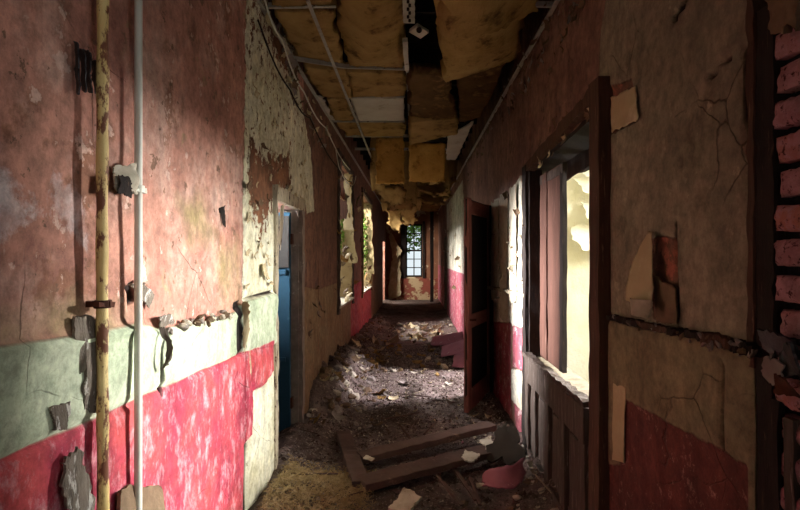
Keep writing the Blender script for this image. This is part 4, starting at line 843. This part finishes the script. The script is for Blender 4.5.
batt([(357, 123), (404, 123), (404, 136), (364, 136)], Z0, 'flat tan batt directly before the hanging batts', seed=9, amp=0.015)
batt([(300, 97), (322, 97), (334, 120), (316, 118)], Z0, 'pale ceiling board against the left wall', mat=m_tile, th=0.02, amp=0.004, seed=10, name='ceiling_board', cat='ceiling board')
# right side: dark and folded batts
batt([(410, 72), (446, 78), (456, 119), (410, 121)], (HG-0.05, HG-0.05, HG-0.15, HG-0.12), 'dark brown stained batt in the ceiling centre', mat=m_batt_dark, seed=11, amp=0.05)
batt([(410, 122), (456, 119), (458, 134), (411, 145)], (HG-0.16, HG-0.12, HG-0.16, HG-0.22), 'tan edged batt lying above the right hanging batt', seed=12, amp=0.02, th=0.14)
batt([(424, -60), (535, -60), (516, 60), (446, 82)], (HG-0.12, HG-0.05, HG-0.08, HG-0.22), 'lower layer of the large drooping batt at the top right', seed=13, amp=0.04, th=0.12, sag=0.08)
batt([(434, -60), (540, -60), (540, 12), (455, 48)], (HG-0.42, HG-0.26, HG-0.34, HG-0.56), 'upper folded layer of the large drooping batt at the top right', seed=14, amp=0.05, th=0.10, sag=0.06)
batt([(458, 76), (508, 62), (480, 118), (460, 122)], Z0, 'brown batt against the right wall behind the drooping batt', mat=m_batt_dark, seed=15)
batt([(448, 136), (474, 122), (456, 160), (446, 160)], Z0-0.02, 'white ceiling board against the right wall', mat=m_tile, th=0.02, amp=0.004, seed=16, name='ceiling_board', cat='ceiling board')
m_batt_lit = fibre('lit_yellow_glass_wool', lin(214, 168, 92), lin(180, 134, 66), lin(136, 96, 48))  # lit copy of the yellow wool; extra brightness is put into the colour
def hang(x0, y0, x1, y1, Y, lab, mat=m_batt_lit, th=0.10, seed=1, amp=0.014, tilt=0.0, **k):
    c = [P(x0, y0, Y), P(x1, y0, Y), P(x1, y1, Y+tilt), P(x0, y1, Y+tilt)]
    v, f = slab(*c, -th, 16, 16, amp, 0, 0.012, seed, 4); o = link(k.get('name', 'insulation_batt'), v, f, mat, smooth=True)
    bm = bmesh.new(); bm.from_mesh(o.data); bmesh.ops.recalc_face_normals(bm, faces=bm.faces); bm.to_mesh(o.data); bm.free()
    return tag(recentre(o), lab, k.get('cat', 'insulation'), k.get('grp'))
hang(376, 137, 404, 183, 7.25, 'square yellow batt hanging upright, left of the pair', seed=21)
hang(409, 143, 445, 182, 7.6, 'square brown batt hanging upright, right of the pair', seed=22, tilt=0.1)
for i, q in enumerate((((378, 184), (404, 186), (400, 206), (384, 200)), ((386, 200), (411, 197), (410, 207), (388, 208)), ((412, 186), (436, 196), (446, 190), (444, 183)), ((414, 198), (440, 204), (446, 196), (424, 194)), ((405, 184), (412, 184), (411, 204), (406, 206)), ((436, 182), (452, 178), (448, 196), (440, 200)), ((386, 207), (402, 208), (400, 232), (390, 226)), ((396, 206), (416, 206), (414, 222), (404, 224)))):
    Y = 8.4+i*0.5; c = [P(*p_, Y+0.15*j) for j, p_ in enumerate(q)]
    v, f = slab(*c, 0.05, 12, 10, 0.05, 0, 0.06, 40+i, 3); lab = ['crumpled yellow batt right under the left hanging batt', 'thin folded yellow batt below the hanging batts', 'folded yellow batt under the right hanging batt', 'slanting yellow batt over the corridor right of centre', 'narrow upright yellow scrap between the hanging batts', 'yellow scrap hanging near the right wall beyond the pair', 'ragged yellow scrap hanging over the left of the end wall', 'ragged yellow scrap hanging above the end window'][i]
    mb_ = MB().add(v, f); tp = max(c, key=lambda q_: q_.z)
    v2, f2 = slab(tp+V((-0.10, 0, -0.10)), tp+V((0.10, 0.02, -0.10)), (tp.x+0.12, tp.y+0.05, 3.75), (tp.x-0.12, tp.y, 3.75), 0.04, 5, 8, 0.03, 0, 0.03, 80+i, 4); mb_.add(v2, f2); v, f = mb_.v, mb_.f
    tag(recentre(link('insulation_scrap', v, f, m_batt, smooth=True)), lab, 'insulation', 'torn insulation beyond the hanging batts')
for i in range(3, 9):
    for j in range(3):
        r = random.Random(i*5+j); y = 7.5+i*1.3; x = XL+0.02+j*0.635
        if (i*3+j) % 4 == 1: continue
        v, f = slab((x, y, HG+0.01), (x+0.60, y, HG+0.01), (x+0.60, y+1.2, HG+0.01), (x, y+1.2, HG+0.01), -0.06, 8, 12, 0.03, 0, 0.02, i*7+j, 3, lambda u, w2, r=r: V((0, 0, -0.06*math.sin(PI*u)*math.sin(PI*w2))))
        tag(recentre(link('insulation_batt', v, f, m_batt if r.random() > 0.4 else m_batt_dark, smooth=True)), 'yellow-brown batt still lying in the far part of the ceiling', 'insulation', 'batts in the far ceiling')
# perforated strap, plate and tube hanging in the middle
cf = thing('conduit_fitting', 'white perforated conduit with a square plate hanging in mid ceiling', 'fitting', tuple(cp(408, 20, 3.08)))
local(MB().bar(cp(408, -60, 3.1), cp(409, 22, 3.08), 0.07, 0.02, (0, 0, 1), 24, 0.004, 3), 'strap', m_tee, cf)
a = cp(419, 31, 3.02); b = 0.036
local(MB().bar(a+V((-b, -0.03, 0.01)), a+V((b, 0.03, -0.01)), 0.08, 0.02, (0, 0.3, 1), 2, 0.002, 4), 'plate', m_tee, cf)
local(MB().tube([a+V((0, -0.045, -0.012)), a+V((0, -0.06, -0.02))], 0.018, 12), 'knockout', m_dark, cf)
for i in range(6): q_ = cp(408, 2+i*3.8, 3.06); local(MB().tube([q_+V((0.01*(i % 2), 0, 0.01)), q_+V((0.01*(i % 2), 0, -0.006))], 0.008, 8), 'screw', m_dark, cf)
local(MB().bar(cp(405, 40, 3.1), cp(407, 69, 3.1), 0.035, 0.03, (0, 0, 1), 6, 0.002, 5), 'tube', m_tee, cf)
# loose wires along the left ceiling edge
for i, (pts_, lab) in enumerate((([(262, -10), (282, 40), (304, 92), (326, 128), (350, 170)], 'sagging wire along the left ceiling edge'), ([(258, 20), (290, 90), (310, 118), (338, 168), (352, 182)], 'lower wire stapled to the top of the left wall'), ([(336, 150), (341, 172), (352, 185), (356, 176)], 'looping wire above the first far left window'))):
    pp = [wl(px, py, 0.05+0.02*(k % 2)) for k, (px, py) in enumerate(pts_)]
    fine = []
    for k in range(len(pp)-1):
        for j in range(6): u = j/6; q_ = pp[k].lerp(pp[k+1], u); q_.z -= 0.05*math.sin(PI*u); fine.append(q_)
    tag(recentre(MB().tube(fine+[pp[-1]], 0.006, 6).build('wire', m_palepipe if i != 1 else m_dark)), lab, 'wire')

# ---- paper shreds on the lit wall of the side room
for i in range(7):
    r = random.Random(50+i); a = P(568+r.random()*22, 165+i*12, 5.42); s_ = r.uniform(0.12, 0.24)
    v, f = slab(a, a+V((s_*1.6, 0.05, 0)), a+V((s_*1.4, -0.08, -s_)), a+V((0.02, -0.15, -s_)), 0.005, 8, 8, 0.03, 0, 0.03, 70+i, 4, lambda u, w2: V((0, -0.08*w2*w2, 0)))
    tag(recentre(link('wallpaper_shred', v, f, m_room)), 'yellow wallpaper shred peeling off the bright wall seen through the opening', 'wallpaper', 'shreds on the bright room wall')

# ---- foliage outside
def leaves(name, n, fnpos, s0, s1, mat, lab, cat, seed, stem=None):
    r = random.Random(seed); mb = MB()
    for i in range(n):
        p_ = V(fnpos(r)); s_ = r.uniform(s0, s1); R_ = Euler((r.uniform(-1.2, 1.2), r.uniform(-1.2, 1.2), r.random()*6.28)).to_matrix()
        mb.add([p_+R_ @ V(q_)*s_ for q_ in ((-0.5, 0, 0), (0, -0.28, 0.08), (0.6, 0, 0), (0, 0.28, 0.08), (0, 0, -0.03))], [(0, 1, 4), (1, 2, 4), (2, 3, 4), (3, 0, 4)])
    root = thing(name, lab, cat, tuple(fnpos(random.Random(1)))[:2]+(-0.25,))
    mb.v = [tuple(V(q_)-root.location) for q_ in mb.v]; mb.build('foliage', mat, root)
    if stem:
        for i, (a, b, rad) in enumerate(stem): local(MB().tube([V(a).lerp(V(b), k/6)+V((0.05*math.sin(k*2+i), 0.03*math.cos(k), 0)) for k in range(7)], lambda u: rad*(1-0.6*u), 7), 'trunk' if i == 0 else 'branch', m_brownwood, root)
def blob(c, rx, ry, rz):
    def f(r):
        while True:
            a = [r.uniform(-1, 1) for _ in range(3)]
            if sum(q_*q_ for q_ in a) < 1: return (c[0]+a[0]*rx, c[1]+a[1]*ry, c[2]+a[2]*rz)
    return f
leaves('tree', 2600, blob((-0.4, 23.5, 3.4), 1.6, 1.2, 1.7), 0.12, 0.26, m_foliage, 'leafy green tree behind the upper panes of the end window', 'tree', 1, [((-0.6, 23.6, -0.25), (-0.5, 23.5, 3.2), 0.12), ((-0.55, 23.5, 2.2), (0.4, 23.4, 3.4), 0.05)])
leaves('shrub', 1500, blob((-2.4, 11.6, 1.1), 0.7, 0.9, 1.3), 0.08, 0.18, m_foliage, 'yellow-green shrub outside the second far left window', 'shrub', 2, [((-2.4, 11.6, -0.25), (-2.4, 11.5, 1.6), 0.05)])
leaves('climbing_plant', 500, blob((XL-0.17, 12.2, 1.85), 0.12, 0.2, 0.85), 0.05, 0.11, m_foliage, 'yellow-green climbing plant growing in the second far left window', 'climber', 3, [((XL-0.2, 12.3, 0.9), (XL-0.18, 12.2, 2.6), 0.015)])
leaves('climbing_plant', 200, blob((XL-0.17, 8.38, 2.15), 0.10, 0.12, 0.55), 0.04, 0.09, m_foliage, 'sparse climbing plant in the first far left window', 'climber', 4, [((XL-0.2, 8.4, 0.9), (XL-0.18, 8.35, 2.6), 0.012)])

# ---- rubble
def scatter(n, meshes, name, region, smin, smax, lab, cat, grp, seed, flat=1.0, dens=None):
    r = random.Random(seed); x0, x1, y0, y1 = region; k = 0
    while k < n:
        x = r.uniform(x0, x1); y = r.uniform(y0, y1)
        if dens and r.random() > dens(x, y): continue
        if x < XL+0.05 or x > XR-0.05: continue
        s_ = smin*(smax/smin)**r.random(); z = float(fz(x, y))
        me = r.choice(meshes); tl = 0.7 if name != 'wood_splinter' else 0.18
        inst(me, name, (x, y, z+s_*(0.2 if name != 'loose_fragment' else 0.12)), (r.uniform(-tl, tl), r.uniform(-tl, tl), r.random()*6.28), (s_, s_*r.uniform(0.7, 1.2) if name != 'wood_splinter' else s_, s_*flat), lab, cat, grp); k += 1
ed = lambda x, y: min(1, math.exp(-((x+1.0)/0.45)**2)+0.12)
er = lambda x, y: min(1, math.exp(-((x-0.95)/0.40)**2)+0.12)
al = lambda *ks: [m for k in ks for m in k]
scatter(90, al(CH['tan'], CH['grey'], CH['pale']), 'plaster_chunk', (-0.98, -0.2, 4.8, 8), 0.025, 0.085, 'plaster lump in the rubble bank along the left wall beyond the blue door', 'plaster', 'rubble bank on the left', 1, dens=ed)
scatter(50, al(CH['tan'], CH['grey']), 'plaster_chunk', (-0.98, 0.0, 8, 14), 0.03, 0.10, 'plaster lump in the rubble under the far left windows', 'plaster', 'rubble under the far left windows', 2, dens=ed)
scatter(60, al(CH['tan'], CH['grey'], CH['pale'], CH['pink'][:1]), 'plaster_chunk', (0.3, 0.9, 3.0, 5.2), 0.015, 0.055, 'plaster lump at the foot of the wooden panelling', 'plaster', 'rubble under the panelling', 3, dens=er)
scatter(40, al(CH['pale'], CH['grey'], CH['tan']), 'plaster_chunk', (0.0, 0.9, 7.0, 13), 0.03, 0.09, 'plaster lump on the floor along the sunlit right wall', 'plaster', 'rubble along the right wall', 4, dens=er)
scatter(70, al(FK['pale'], FK['paper'], FK['tan']), 'loose_fragment', (-0.5, 0.6, 9.6, 12.2), 0.03, 0.12, 'pale sheet fragment in the sunlit patch across the far floor', 'plaster flake', 'fragments in the far sunlit patch', 5)
scatter(70, al(FK['pale'], FK['grey'], FK['paper']), 'loose_fragment', (-0.3, 0.8, 5.1, 7.4), 0.012, 0.05, 'small pale flake on the floor beside the open door leaf', 'plaster flake', 'flakes beside the door leaf', 6, dens=lambda x, y: 0.25+0.75*max(0, x))
scatter(80, al(FK['tan'], FK['paper'], FK['grey'], FK['straw']), 'loose_fragment', (-0.98, 0.0, 4.6, 9.5), 0.03, 0.10, 'flat tan or grey fragment in the left rubble', 'plaster flake', 'fragments in the left rubble', 7, dens=ed)
scatter(50, al(FK['tan'], FK['grey'], FK['pale']), 'loose_fragment', (-0.3, 0.9, 3.0, 4.2), 0.015, 0.045, 'small fragment on the floor in front of the fallen frame', 'plaster flake', 'fragments before the fallen frame', 8, dens=er)
scatter(46, al(SK['dark'], SK['brown'], SK['pale'][:1]), 'wood_splinter', (-0.9, 0.85, 3.0, 8.5), 0.05, 0.22, 'thin wood splinter on the corridor floor', 'splinter', 'splinters on the floor', 9)
scatter(26, al(CH['straw']), 'insulation_tuft', (-0.7, 0.4, 6.8, 10.5), 0.03, 0.10, 'yellow glass wool tuft on the corridor floor', 'insulation', 'insulation tufts on the floor', 10)
tag(recentre(MB().bar((-0.08, 5.9, 0.02), (-0.07, 5.86, 0.14), 0.012, 0.008, (1, 0, 0), 3, 0.002, 1).build('wood_splinter', m_jamb)), 'single white splinter standing upright in mid floor', 'splinter')
for i, (xa, ya, xb, yb) in enumerate(((437, 476, 462, 505), (470, 478, 480, 505), (455, 470, 476, 500))):
    tag(recentre(MB().bar(fp(xa, ya, .06), fp(xb, yb, .05), 0.022, 0.012, (0, 0, 1), 8, 0.003, i).build('wood_splinter', m_floorwood)), ['long batten lying diagonally in front of the fallen frame', 'short batten nearest the pink shard', 'middle batten in front of the fallen frame'][i], 'batten', 'battens before the fallen frame')
# uncountable crumbs and fibres
def crumbs(name, n, region, s0, s1, mat, lab, seed, dens=None, strand=False):
    r = random.Random(seed); mb = MB(); pos = []
    while len(pos) < n:
        x = r.uniform(region[0], region[1]); y = r.uniform(region[2], region[3])
        if dens and r.random() > dens(x, y): continue
        pos.append((x, y))
    zz = fz([p_[0] for p_ in pos], [p_[1] for p_ in pos])
    for (x, y), z in zip(pos, zz):
        s_ = s0*(s1/s0)**(r.random()**1.6)
        if strand:
            a = r.random()*6.28; l = s_*3; h = r.uniform(0.0, 0.04); p0 = V((x, y, z+h)); p1 = p0+V((math.cos(a)*l, math.sin(a)*l, r.uniform(-.3, .5)*l)); q_ = V((-math.sin(a), math.cos(a), 0))*0.002; up = V((0, 0, 0.004)); m_ = (p0+p1)/2+V((0, 0, l*0.2))
            mb.add([p0-q_, p0+q_, m_-q_, m_+q_, p1, m_+up], [(0, 1, 3, 5), (0, 5, 2), (2, 5, 4), (3, 4, 5), (0, 2, 3, 1), (2, 4, 3)])
        else:
            v_ = [V((r.uniform(-1, 1), r.uniform(-1, 1), 0))*s_ for _ in range(3)]; c = V((x, y, z))
            mb.add([c+v_[0], c+v_[1]*1.0, c+v_[2], c+V((r.uniform(-.5, .5)*s_, r.uniform(-.5, .5)*s_, s_*r.uniform(0.4, 1.1)))], [(0, 1, 3), (1, 2, 3), (2, 0, 3), (0, 2, 1)])
    return tag(mb.build(name, mat), lab, 'debris', None, 'stuff')
crumbs('plaster_crumbs', 9000, (-0.95, 0.88, 2.8, 9), 0.004, 0.02, m_grey, 'fine grey plaster crumbs strewn over the corridor floor', 1, lambda x, y: 0.35+0.65*max(math.exp(-((x+1)/0.4)**2), math.exp(-((x-.95)/0.4)**2)))
crumbs('pale_crumbs', 5000, (-0.9, 0.88, 4.5, 13), 0.004, 0.022, m_pale, 'fine pale plaster crumbs in the lit parts of the floor', 2)
crumbs('dark_litter', 7000, (-0.95, 0.88, 2.8, 9), 0.006, 0.026, m_floorwood, 'dark brown wood litter covering the floor', 3)
crumbs('shredded_insulation', 7000, (-0.9, -0.25, 2.9, 3.95), 0.006, 0.02, m_straw, 'matted straw-coloured shredded insulation on the floor at the lower left', 4, lambda x, y: 1 if (x < -0.3 and y < 3.8) else 0.2, True)
